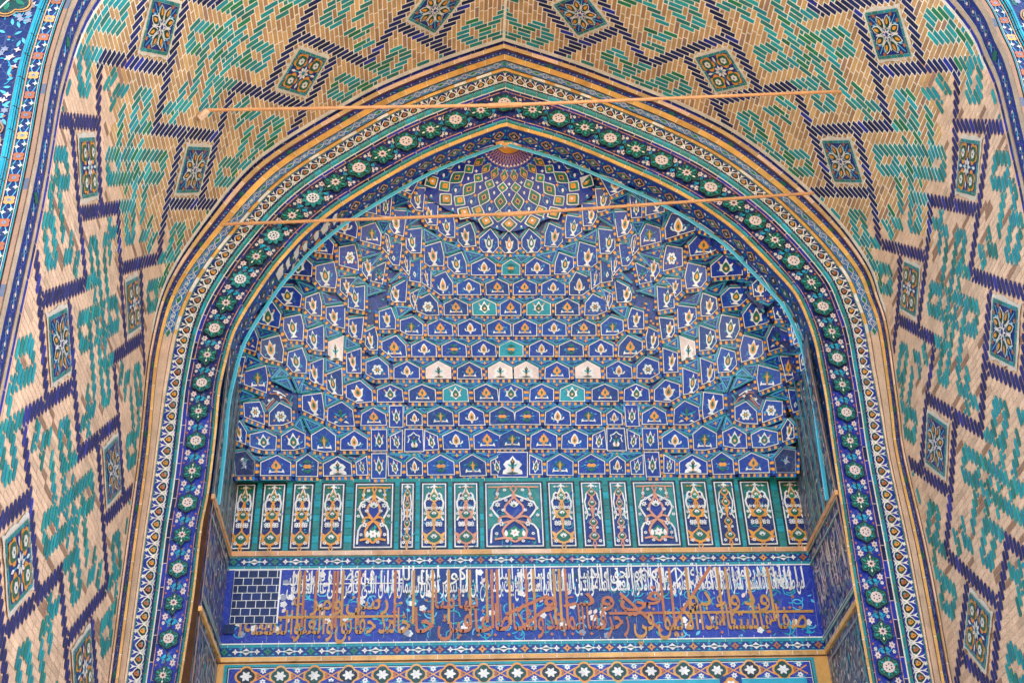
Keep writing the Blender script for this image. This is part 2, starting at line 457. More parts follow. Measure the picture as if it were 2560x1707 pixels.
for k in (0, 1):
    b, f = panel_canvas(k); mp = lambda u, v, h: (u, v, h*STEP)
    PANB.append((mesh_of(b, 'tile_frame', mp, GLAZE), mesh_of(f, 'tile_field', mp, GLAZE)))
for sd in 'LR':
    for i in range(0, 6):
        for j in (0, -1):
            if j == -1 and i < 1: continue
            t, y = .875+1.6557*i, 9.2+1.746*j
            p, d = VP[sd].at(t); sg = 1 if sd == 'L' else -1; n = np.array([-d[1], d[0]])*sg
            M = Matrix.Identity(4)
            ex, ey, ez = np.array([d[0], 0, d[1]]), np.array([0, KS[sd], 0]), np.array([n[0], 0, n[1]])
            org = np.array([p[0], 10-(10-y)*KS[sd], p[1]+GZ])+ez*.006
            for r in range(3): M[r][0], M[r][1], M[r][2], M[r][3] = ex[r], ey[r], ez[r], org[r]-vault.location[r]
            o = link(bpy.data.objects.new('tile_panel', PANB[i % 2][0]), vault); o.matrix_local = M
            link(bpy.data.objects.new('flower_tile', PANB[i % 2][1]), o)
# ================================================================== arch wall: bands between the niche edge I and the vault line O
arch = thing('arch_wall', 'end wall of the portal with a pointed arch ringed by bands of tile mosaic', 'arched wall', (X0, YW, 0))
FX, FZ, ZLOW = .66, 6.8, 2.6
def polar(P, sd):                                  # radius about (FX, FZ) for a fan of angles; below FZ the x at given heights
    sg = -1 if sd == 'L' else 1
    a = np.arctan2(P[:, 1]-FZ, (P[:, 0]-FX)*sg); r = np.hypot(P[:, 0]-FX, P[:, 1]-FZ)
    o = np.argsort(a); return a[o], r[o]
NA, NB = 90, 50
ANG = np.linspace(math.pi/2, 0, NA); ZS = np.linspace(FZ, ZLOW, NB)[1:]
def stations(P, sd):
    sg = -1 if sd == 'L' else 1
    a, r = polar(P, sd); R = np.interp(ANG, a, r); R[0] = P[0][1]-FZ
    top = np.c_[FX+sg*R*np.cos(ANG), FZ+R*np.sin(ANG)]
    z, x = P[::-1, 1], P[::-1, 0]; k = z < FZ+.2
    low = np.c_[np.interp(ZS, z[k], x[k]), ZS]
    return np.vstack([top, low])
ST = {sd: (stations(PI[sd], sd), stations(PO[sd], sd)) for sd in 'LR'}
KEYS = {  # name: fractions at the apex, at the springing, on the jambs
 'ochre3': ((0, .04), (0, .035), (0, .03)), 'teal2': ((.04, .08), (.035, .075), (.03, .068)), 'navy3': ((.08, .11), (.075, .095), (.068, .085)),
 'pink2': ((.11, .12), (.095, .105), (.085, .095)), 'rosette': ((.12, .40), (.105, .41), (.095, .415)), 'pink1': ((.40, .41), (.41, .42), (.415, .425)),
 'navy2': ((.41, .437), (.42, .46), (.425, .475)), 'white1': ((.437, .447), (.46, .47), (.475, .49)), 'teal1': ((.447, .508), (.47, .52), (.49, .535)),
 'palmette': ((.508, .64), (.52, .70), (.535, .75)), 'ochre2': ((.64, .674), (.70, .745), (.75, .775)), 'wscroll': ((.674, .76), (.745, .865), (.775, .86)),
 'ochre1': ((.76, .827), (.865, .905), (.86, .895)), 'scroll': ((.827, .912), (.905, .96), (.895, .965)), 'brown': ((.912, .962), (.96, .985), (.965, .987)),
 'navy1': ((.962, 1.), (.985, 1.), (.987, 1.))}
def frac(name, k):
    a, b, c = KEYS[name]; a, b, c = map(np.array, (a, b, c))
    if k < NA:
        w = min(1, max(0, (k/(NA-1)-.55)/.42)); w = w*w*(3-2*w); return a+(b-a)*w
    z = FZ+(ZLOW-FZ)*(k-NA+1)/(NB-1)
    w = min(1, max(0, (6.75-z)/.8)); return b+(c-b)*w
class Band:
    def __init__(s, sd, name, hfun=None, kmax=None):
        I, O = ST[sd]; s.I, s.O = I, O; n = len(I)
        s.f = np.array([frac(name, k) for k in range(n)])
        mid = I+(O-I)*s.f.mean(axis=1)[:, None]; s.c = cum(mid); s.L = s.c[-1]
        s.w = np.hypot(*((O-I)*(s.f[:, 1]-s.f[:, 0])[:, None]).T)
        s.W = float(np.mean(s.w)); s.hf = hfun; s.mid = mid
    def map(s, u, m, h):                           # u along, m across in [-.5, .5]*W
        u = min(max(u, 0), s.L-1e-6); i = int(np.searchsorted(s.c, u, 'right')-1); k = (u-s.c[i])/(s.c[i+1]-s.c[i])
        f = s.f[i]+(s.f[i+1]-s.f[i])*k; v = m/s.W+.5; ff = f[0]+(f[1]-f[0])*v
        a = s.I[i]+(s.I[i+1]-s.I[i])*k; b = s.O[i]+(s.O[i+1]-s.O[i])*k; q = a+(b-a)*ff
        return (q[0], YW-h*STEP-(s.hf(v) if s.hf else 0), q[1]+GZ)
    def width(s, u): return float(np.interp(u, s.c, s.w))
ARC = {sd: Band(sd, 'rosette') for sd in 'LR'}
def tiled(cv, L, W, l, cols, joint, gap, n=2, h=1, u0=0, vs=1, j=.1):
    cv.rect(u0, L, -W/2, W/2, joint, 0, int((L-u0)/.07), 0)
    u = u0
    while u < L:
        ll = l*random.uniform(.7, 1.25); b = min(u+ll, L); c = PAL[random.choice(cols)]; k = 1+random.uniform(-j, j); c = tuple(x*k for x in c)
        for q in range(n):
            a0, a1 = u+gap/2+(b-u-gap)*q/n, u+gap/2+(b-u-gap)*(q+1)/n
            for r in range(vs): cv.poly([(a0, -W*.47+W*.94*r/vs), (a1, -W*.47+W*.94*r/vs), (a1, -W*.47+W*.94*(r+1)/vs), (a0, -W*.47+W*.94*(r+1)/vs)], c, h, 0)
        u = b
ROUND = lambda v: .035*math.sin(math.pi*min(max(v, 0), 1))
def flower6(cv, x, y, r, h, c='pinkw', dot='plum'):
    cv.poly(star(6, r, r*.62, x, y, random.random()), c, h); cv.poly(circ(x, y, r*.22, 5), dot, h+1)
def rosette_mesh(kind):
    c = Cv()
    if kind == 0:
        c.poly(lobed(6, .128, .16), 'black', 4); c.poly(lobed(6, .112, .16), 'tealg', 5); c.poly(lobed(6, .105, .17), 'dgreen', 6)
        for i in range(6):
            a = math.pi*i/3
            c.poly(lens(.055*math.cos(a-.25), .055*math.sin(a-.25), .1*math.cos(a-.1), .1*math.sin(a-.1), .012), 'teal3', 7)
            c.poly(lens(.06*math.cos(a+.3), .06*math.sin(a+.3), .098*math.cos(a+.2), .098*math.sin(a+.2), .009), 'green2', 7)
        c.poly(lobed(12, .064, .1, N=48), 'pinkw', 8)
        for i in range(6): c.poly(circ(.03*math.cos(i*math.pi/3), .03*math.sin(i*math.pi/3), .0085, 6), 'navy2', 9)
    else:
        P = []
        for i in range(48):
            a = 2*math.pi*i/48; q = abs(math.cos(3*a)); P.append((.128*(.74+.26*q+(.2 if i in (0,) else .1 if i in (1, 47, 24) else 0))*math.cos(a), .118*(.74+.26*q)*math.sin(a)))
        c.poly(P, 'black', 4); c.poly([(x*.88, y*.88) for x, y in P], 'tealg', 5); c.poly([(x*.82, y*.82) for x, y in P], 'dgreen', 6)
        for i in range(6):
            a = math.pi*i/3
            c.poly(lens(.03*math.cos(a), .03*math.sin(a), .1*math.cos(a), .1*math.sin(a), .015), 'green2', 7)
            c.poly(lens(.06*math.cos(a), .06*math.sin(a), .096*math.cos(a), .096*math.sin(a), .009), 'cream' if i % 3 == 0 else 'teal3', 8)
            a += math.pi/6
            c.line([(.03*math.cos(a), .03*math.sin(a)), (.085*math.cos(a), .085*math.sin(a))], .006, 'teal3', 7)
        c.poly(star(8, .052, .03), 'pinkw', 9); c.poly(star(8, .022, .012), 'plum', 10)
    return mesh_of(c, 'rosette', lambda u, v, h: (u, -h*STEP, v), GLAZE)
def rosette_white():
    c = Cv()
    for i in range(9):
        a = 2*math.pi*i/9; c.poly(lens(.03*math.cos(a), .03*math.sin(a), .115*math.cos(a+.15), .115*math.sin(a+.15), .024), 'tealg', 5); c.poly(lens(.05*math.cos(a+.3), .05*math.sin(a+.3), .1*math.cos(a+.3), .1*math.sin(a+.3), .01), 'teal3', 6)
    c.poly(lobed(12, .062, .12, N=48), 'white', 8)
    for i in range(8): c.poly(circ(.033*math.cos(i*math.pi/4), .033*math.sin(i*math.pi/4), .0085, 6), 'navy2', 9)
    c.poly(circ(0, 0, .012, 6), 'navy2', 9)
    return mesh_of(c, 'rosette', lambda u, v, h: (u, -h*STEP, v), GLAZE)
ROS = [rosette_mesh(0), rosette_mesh(1), rosette_white()]
def band_parts(sd):
    sg = -1 if sd == 'L' else 1
    def mk(name, obj, fill, mat=None, hf=None):
        b = Band(sd, name, hf); c = Cv(); fill(c, b); return b, build(c, obj, b.map, arch, mat)
    mk('ochre3', 'ochre_listel', lambda c, b: tiled(c, b.L, b.W, .22, ['ochre', 'ochre2', 'ochre'], 'cream', .008), PLAIN, lambda v: .012)
    for nm in ('teal1', 'teal2'):
        mk(nm, 'teal_moulding', lambda c, b: tiled(c, b.L, b.W, .13, ['tealg', 'teal', 'teal', 'turq'], 'cream', .009, 2, 1, 0, 4), PLAIN, ROUND)
    for nm in ('navy1', 'navy2', 'navy3'):
        mk(nm, 'navy_listel', lambda c, b: tiled(c, b.L, b.W, .2, ['navy', 'navy2', 'royal'], 'pinkw', .007), PLAIN)
    for nm in ('pink1', 'pink2'):
        mk(nm, 'pink_listel', lambda c, b: tiled(c, b.L, b.W, .1, ['salmon', 'pink', 'ochre'], 'cobalt', .004))
    mk('white1', 'plaster_listel', lambda c, b: c.rect(0, b.L, -b.W/2, b.W/2, 'cream', 2, 120, 0), PLAST)
    mk('brown', 'brick_listel', lambda c, b: tiled(c, b.L, b.W, .3, ['brick', 'brickc', 'peach2'], 'cream', .01, 3), MATTE, lambda v: .02)
    mk('ochre1', 'ochre_listel', lambda c, b: tiled(c, b.L, b.W, .26, ['ochre', 'ochre2'], 'cream', .008, 3), PLAIN, lambda v: .03)
    bz = Band(sd, 'wscroll')
    kend = int(NA*.93); ue = bz.c[kend]
    def o2(c, b):
        ub = b.c[kend]; tiled(c, ub, b.W, .16, ['ochre2', 'ochre', 'cream'], 'cream', .007)
        c.rect(ub, b.L, -b.W/2, b.W/2, 'peach', 1, 60, .03)
    mk('ochre2', 'ochre_listel', o2, PLAIN, lambda v: .015)
    def ws(c, b):
        Wd = b.W; Lr = b.c[kend]
        c.rect(0, Lr, -Wd/2, Wd/2, 'blue2', 0, 100, 0)
        c.rect(0, Lr, Wd*.40, Wd*.5, 'sky', 1, 100, 0); c.rect(0, Lr, -Wd*.5, -Wd*.43, 'sky', 1, 100, 0)
        n = int(Lr/.37); l = Lr/n
        for i in range(n+1):
            u = i*l
            if u > .06: c.poly([(u-.065, 0), (u, -Wd*.36), (u+.065, 0), (u, Wd*.36)], 'white', 2); 
            if u > .06: c.poly([(u-.05, 0), (u, -Wd*.27), (u+.05, 0), (u, Wd*.27)], 'green2', 3)
            else: c.poly([(0, -Wd*.27), (.05, 0), (0, Wd*.27)], 'green2', 3)
            if i == n: break
            for q in (.26, .74):
                x = u+l*q
                c.line(lobed(4, .042, .3, x, 0, 16), .009, 'white', 3, True); c.line(lobed(4, .022, .3, x, 0, 12), .006, 'white', 3, True)
                for s in (-1, 1): c.line([(x+s*.045, 0), (x+s*.075, Wd*.25), (x+s*.1, 0), (x+s*.075, -Wd*.25), (x+s*.045, 0)], .008, 'white', 2)
                for s in (-1, 1): c.poly([(x+s*.06, Wd*.28), (x+s*.1, Wd*.1), (x+s*.12, Wd*.3)], 'aqua', 1); c.poly([(x+s*.06, -Wd*.28), (x+s*.1, -Wd*.1), (x+s*.12, -Wd*.3)], 'aqua', 1)
            for dx, dy in ((-.014, 0), (.014, 0), (0, .014), (0, -.014)): c.poly(circ(u+l/2+dx, dy, .008, 6), 'white', 3)
        c.rect(Lr, b.L, -Wd/2, Wd/2, 'peach', 1, 60, .03)
    mk('wscroll', 'white_scroll_cove', ws, None, lambda v: .03*(1-v)+.005)
    def scr(c, b):
        c.rect(0, b.L, -b.W/2, b.W/2, 'dblue', 0, 120, 0)
        for s in (-.44, .44): c.rect(0, b.L, b.W*(s-.04), b.W*(s+.04), 'plum', 1, 120, 0)
        u = .0; i = 0
        while u < b.L-.36:
            scrolltile(c, u+.01, -b.W*.36, u+.36, b.W*.36, 1, ['sgrey', 'lilac', 'sky'] if u < 5 else ['grey', 'sgrey', 'lilac'], mid='green' if i % 2 == 1 else None, flower='grey' if u > 5 else 'pinkw'); u += .37; i += 1
    mk('scroll', 'scroll_band', scr)
    def pal(c, b):
        Wd = b.W; ul = min(5., b.L); c.rect(0, ul, -Wd/2, Wd/2, 'navy', 0, 100, 0); c.rect(ul, b.L, -Wd/2, Wd/2, 'royal', 0, 50, 0)  # royal lower stretch: sheen of the glaze put into the colour
        for s in (-.47, .47): c.rect(0, b.L, Wd*(s-.03), Wd*(s+.03), 'navy2' if s < 0 else 'teal', 1, 150, 0)
        n = int(b.L/.118); l = b.L/n
        for i in range(n):
            u = (i+.5)*l; r = .058
            fade = random.random() < .1
            m = -Wd*.08; wv = Wd*.36
            tip = lambda k: [(u-r*k, m), (u-r*.75*k, m-wv*.62*k), (u, m-wv*.85*k), (u+r*.75*k, m-wv*.62*k), (u+r*k, m), (u+r*.6*k, m+wv*.55*k), (u, m+wv*1.05*k), (u-r*.6*k, m+wv*.55*k)]
            c.poly(tip(1.04), 'cream', 2); c.poly(tip(.78), 'dgreen' if i % 2 else 'black', 3)
            c.poly(lobed(3, .026, .3, u, m, 12, math.pi/2), 'rust' if random.random() < .6 else 'orange', 4); c.poly(circ(u-.012, m-.012, .009, 5), 'aqua', 5); c.poly(circ(u, m+.006, .006, 5), 'plum', 5)
            x = i*l
            c.poly([(x-.022, Wd*.44), (x-.008, Wd*.2), (x, Wd*.05), (x+.008, Wd*.2), (x+.022, Wd*.44), (x, Wd*.3)], 'cream', 2)
            c.poly([(x-.03, -Wd*.45), (x, -Wd*.2), (x+.03, -Wd*.45), (x, -Wd*.36)], 'cream', 2)
            c.line([(x, -Wd*.3), (x, Wd*.1)], .008, 'cream', 2)
            c.poly(star(5, .024, .012, u, Wd*.36), 'cream' if i % 3 else 'cobalt', 2)
    mk('palmette', 'palmette_band', pal)
    def ros(c, b):
        Wd = b.W
        for q in range(150):
            u0, u1 = b.L*q/150, b.L*(q+1)/150; zz_ = b.mid[0][1]; col = ('sgrey2' if sd == 'L' and 2.3 < u0 < 3.7 else 'navy' if u0 < 5.2 else 'royal' if sd == 'L' else 'blue0')  # richer blues low on the jambs paint in the specular sheen
            c.poly([(u0, -Wd/2), (u1, -Wd/2), (u1, Wd/2), (u0, Wd/2)], col, 0, 0)
        n = int(round(b.L/.305)); l = b.L/n
        for i in range(n):
            u = i*l
            for s, q in ((1, .36), (-1, .64)):
                x, y = u+l*q, s*Wd*.3
                flower6(c, x, y, .036, 2)
                flower6(c, x+s*.055, y+s*.012, .02, 2, 'cream')
                c.line(arc(x-s*.0, y-s*.06, .06, 90, 90-s*160, 7), .008, 'aqua', 1)
                c.poly(lens(x-.07*s, y, x-.03*s, y-.07*s, .013), 'aqua', 1); c.poly(lens(x+.09*s, y-.03*s, x+.05*s, y-.1*s, .012), 'sgrey', 1)
                c.poly(circ(x+.1*s, y+.03*s, .012, 5), 'rust', 1)
                c.poly(lens(x-.1*s, y+s*.04, x-.04*s, y+s*.055, .012), 'cobalt', 1)
            c.line([(u+l*.3, 0), (u+l*.7, 0)], .014, 'black', 2)
            c.poly(lens(u+l*.42, .0, u+l*.5, .05, .014), 'aqua', 2); c.poly(lens(u+l*.58, .0, u+l*.5, -.05, .014), 'aqua', 2)
            c.line([(u+l*.5, -Wd*.5), (u+l*.5+.01, -Wd*.2)], .005, 'grey', 1); c.line([(u+l*.1, Wd*.5), (u+l*.1, Wd*.33)], .005, 'grey', 1)
    b, band = mk('rosette', 'rosette_band', ros)
    n = int(round(b.L/.305)); l = b.L/n
    for i in range(0 if sd == 'L' else 1, n):
        u = i*l if i else .02
        p = np.array(b.map(u, 0, 4)); q = np.array(b.map(u+.03, 0, 4)); d = q-p; d /= np.linalg.norm(d)
        o = link(bpy.data.objects.new('rosette', ROS[2 if sd == 'L' and 2.3 < u < 3.7 and i % 2 == 0 else i % 2]), band)
        sc_ = min(1.12, b.width(u)/.275)
        M = Matrix.Identity(4)
        ez = np.array([-d[2], 0, d[0]])
        ax = (d*sc_, np.array([0, 1, 0]), ez*sc_)
        for r in range(3):
            for c_ in range(3): M[r][c_] = ax[c_][r]
            M[r][3] = p[r]-arch.location[r]
        o.matrix_local = M
    # the intrados of the arch: blue band with a chain of lozenges, turquoise back edge
    I = ST[sd][0]; c = Cv(); cc = cum(I); L = cc[-1]
    def im(u, v, h):
        u = min(max(u, 0), L-1e-6); i = int(np.searchsorted(cc, u, 'right')-1); k = (u-cc[i])/(cc[i+1]-cc[i]); q = I[i]+(I[i+1]-I[i])*k
        d = I[i+1]-I[i]; d = d/np.linalg.norm(d); nn = np.array([d[1], -d[0]])*sg
        q = q+nn*h*STEP
        return (q[0], YW+v, q[1]+GZ)
    L = float(np.interp(-5.47, -I[::1, 1], cc)); c.rect(0, L, 0, .2, 'blue', 0, 150, 0)
    grey_from = 2.75 if sd == 'L' else 3.3
    n = int(L/.178)
    for i in range(n):
        u = (i+.5)*L/n; v = .1; r = L/n*.5
        wt = sd == 'L' and 2.2 < u < 3.3
        oc = 'ochre' if u < grey_from else 'sgrey'
        if i % 2:
            for sx, col, hh in ((1., oc, 2), (.8, 'green' if u < grey_from+.6 else 'sgrey', 3)):
                c.poly([(u-r*sx, v), (u-r*.35*sx, v-.03*sx), (u, v-.055*sx), (u+r*.35*sx, v-.03*sx), (u+r*sx, v), (u+r*.35*sx, v+.03*sx), (u, v+.055*sx), (u-r*.35*sx, v+.03*sx)], col, hh)
        else:
            c.poly(lobed(4, .062, .3, u, v, 24), oc, 2); c.poly(lobed(4, .047, .3, u, v, 24), 'black', 3)
        c.poly(star(4, .026, .012, u, v, math.pi/4*(i % 2)), 'pinkw' if not wt else 'white', 4)
        c.line([(u, v-.04), (u, v+.04)], .006, 'aqua', 4)
        for s in (-1, 1): c.poly(lens(u+r*.9, v+s*.035, u+r*.6, v+s*.07, .011), 'white', 2); c.poly(lens(u-r*.9, v+s*.03, u-r*.7, v+s*.07, .009), 'aqua', 2)
    if sd == 'L':                                  # fallen tiles on the left haunch: bare plaster with stubs of mosaic
        u = 2.15
        while u < 3.2:
            w = random.uniform(.05, .14); v0 = random.uniform(0, .06)
            c.poly([(u+random.uniform(-.01, .01), v0), (u+w*.5, v0+random.uniform(-.01, .02)), (u+w, v0+.03), (u+w*.8, .17), (u+w*.2, random.uniform(.12, .18))], 'white', 5); u += w*random.uniform(1.0, 2.1)
    build(c, 'lozenge_intrados', im, arch)
    e = Cv(); e.rect(0, L, 0, .026, 'turq', 0, 160, .0); e.rect(0, L, .026, .034, 'sky', 0, 160, 0)
    build(e, 'turquoise_edge', lambda u, v, h: tuple(np.array(im(u, .2, 12))+np.array([0, v*.25, 0])) if v < .01 else tuple(np.array(im(u, .2, 12+v*380))+np.array([0, v*.5, 0])), arch)
for sd in 'LR': band_parts(sd)
c = Cv()                                           # plain wall below the picture
for sd, s in (('L', -1), ('R', 1)):
    xi, xo = ST[sd][0][-1][0], ST[sd][1][-1][0]
    c.poly([(xi, -GZ), (xo, -GZ), (xo, ZLOW), (xi, ZLOW)], 'peach', 0)
build(c, 'wall_base', lambda u, v, h: (u, YW, v+GZ), arch, MATTE)

# ================================================================== facade: front face of the portal around the big arch
facade = thing('portal_facade', 'front face of the portal with blue floral spandrels behind a turquoise rope moulding', 'facade', (X0, 6.4, 0))
def fac_map(sd):
    P = VP[sd]; sg = 1 if sd == 'L' else -1
    yl, yr = YE, 10-(10-YE)*KS['R']
    def f(t, o, h):                                # t along the opening, o outwards
        p, d = P.at(t); n = np.array([-d[1], d[0]])*sg
        if t < .06: n = np.array([0., -1.])
        q = p-n*o; q[0] = min(q[0], X0-.0) if sd == 'L' else max(q[0], X0)
        return (q[0], yl+(yr-yl)*(q[0]+2.7)/6.8-h*STEP, q[1]+GZ)
    return f
for sd in 'LR':
    mp = fac_map(sd)
    c = Cv(); n = 110
    [c.poly([(TMAX*i/n, 0), (TMAX*(i+1)/n, 0), (TMAX*(i+1)/n, .03), (TMAX*i/n, .03)], 'sgrey' if i % 9 == 0 else 'brickd', 2, .06) for i in range(n)]; build(c, 'plaster_edge', mp, facade, PLAST)
    c = Cv(); c.rect(0, TMAX, .04, .048, 'turq', 3, n, 0); c.rect(0, TMAX, .048, .053, 'black', 3, n, 0); c.rect(0, TMAX, .053, .057, 'pinkw', 3, n, 0)
    c.rect(0, TMAX, .057, .142, 'navy', 1, n, 0); c.rect(0, TMAX, .138, .142, 'pinkw', 3, n, 0)
    u = 2.0; i = 0
    while u < TMAX-.2:
        c.poly(lobed(4, .042, .3, u, .098, 20, math.pi/4), 'rust' if i % 3 else 'ochre', 3); flower6(c, u, .098, .018, 4, 'grey', 'cobalt')
        for s in (-1, 1):
            c.poly(star(4, .02, .009, u+.09+s*.012, .098+s*.022), 'white', 3); c.poly(lens(u+.05, .098+s*.03, u+.12, .098+s*.03, .01), 'green', 2)
            c.line([(u-.08, .098+s*.03), (u, .098), (u+.08, .098-s*.03)], .006, 'sky', 2)
        u += .19; i += 1
    build(c, 'floral_band', mp, facade)
    c = Cv(); c.rect(0, TMAX, .142, .15, 'brick', 2, n, 0)
    t = 0
    while t < TMAX:
        l = random.uniform(.18, .3)
        for r in range(5):
            for q in range(2): c.poly([(t+.004+(l-.008)*q/2, .15+.011*r), (t+.004+(l-.008)*(q+1)/2, .15+.011*r), (t+.004+(l-.008)*(q+1)/2, .161+.011*r), (t+.004+(l-.008)*q/2, .161+.011*r)], 'aqua', 3+14*math.sin(math.pi*(r+.5)/5), .08)
        t += l
    c.rect(0, TMAX, .205, .213, 'brickb', 2, n, 0)
    build(c, 'rope_moulding', mp, facade, PLAIN)
    c = Cv()
    for i in range(n):
        a, b2 = TMAX*i/n, TMAX*(i+1)/n
        for o0, o1 in ((.213, .6), (.6, 1.2), (1.2, 3.2)): c.poly([(a, o0), (b2, o0), (b2, o1), (a, o1)], 'navy', 0, 0)
    rnd = random.Random(5)
    for _ in range(900):
        t, o = rnd.uniform(3.8, 9), .24+rnd.random()**1.5*.75
        k = rnd.random()
        if k < .3: c.poly(lens(t, o, t+rnd.uniform(-.07, .07), o+rnd.uniform(-.06, .06), .012), 'sky', 1)
        elif k < .5: c.poly(star(6, .03, .018, t, o), 'grey', 2)
        elif k < .65: c.line(arc(t, o, .06, rnd.uniform(0, 360), rnd.uniform(100, 400), 6), .008, 'aqua', 1)
        elif k < .8: c.poly(star(4, .03, .012, t, o, rnd.random()), 'pinkw', 2)
        elif k < .9: c.poly(lens(t, o, t+.07, o+.02, .016), 'green', 1)
        else: c.poly(circ(t, o, .012, 5), 'rust', 2)
    for t, o, r in ((5.25, .42, .17), (6.55, .40, .17), (4.2, .5, .17), (7.9, .45, .16)):   # green cartouches
        for k, col in ((1.12, 'brickb'), (1.04, 'black'), (1., 'ochre'), (.93, 'dgreen')): c.poly(lobed(6, r*k, .2, t, o), col, {1.12: 3, 1.04: 4, 1.: 5, .93: 6}[k])
        for i in range(6):
            a = i*math.pi/3; c.poly(lens(t+.3*r*math.cos(a), o+.3*r*math.sin(a), t+.8*r*math.cos(a), o+.8*r*math.sin(a), .02), 'green2', 7)
        flower6(c, t, o, r*.32, 8); c.line([(t-.3, o+.05), (t-.1, o-.05), (t+.25, o+.1)], .012, 'white', 8)
    build(c, 'floral_spandrel', mp, facade)
c = Cv()                                           # unseen shell added to keep sun and sky from leaking in: roof, sides, back
XA, XB, YF, YB_, ZT = -6.5, 7.9, 6.9, 13.5, 14.8
def q3(a, b, d, e): c.poly3([a, b, d, e], 'peach', .03)
q3((XA, YF, ZT), (XB, YF, ZT), (XB, YB_, ZT), (XA, YB_, ZT)); q3((XA, YF, 0), (XA, YF, ZT), (XA, YB_, ZT), (XA, YB_, 0))
q3((XB, YF, 0), (XB, YF, ZT), (XB, YB_, ZT), (XB, YB_, 0)); q3((XA, YB_, 0), (XA, YB_, ZT), (XB, YB_, ZT), (XB, YB_, 0))
q3((XA, YF, 0), (-5.2, YF-.3, 0), (-5.2, YF-.3, ZT), (XA, YF, ZT)); q3((XB, YF, 0), (6.6, YF-.1, 0), (6.6, YF-.1, ZT), (XB, YF, ZT))
q3((-5.2, YF-.3, 12.95), (6.6, YF-.1, 12.95), (6.6, YF-.1, ZT), (-5.2, YF-.3, ZT))
build(c, 'light_stop_shell', lambda x, y, z: (x, y, z), facade, MATTE)
# ================================================================== niche: back wall, jambs, dado panels, friezes, inscription
niche = thing('tiled_niche', 'tiled recess with tall arabesque panels above a band of white and gold calligraphy', 'niche', (X0, YN, 0))
XL, XR = -2.02, 3.47
zpx = lambda y: bp(1290, y, YN)[2]
bk = lambda u, v, h: (u, YN-h*STEP, v+GZ)
c = Cv(); c.rect(XL-.2, XR+.2, -GZ, 6.75, 'navy2', -2); c.rect(XL-.2, XR+.2, -GZ, 3.2, 'peach', -1); build(c, 'back_wall', bk, niche, MATTE)
def vine(S, pts, col, w, h): S.line(pts, w, col, h)
def ogee(x, y, w, h, tip=.25):                     # closed pointed leaf frame
    R = [(x, y-h), (x+w*.55, y-h*.8), (x+w, y-h*.25), (x+w*.8, y+h*.2), (x+w*.35, y+h*.6), (x, y+h)]
    return R+[(2*x-a, b) for a, b in R[-2:0:-1]]
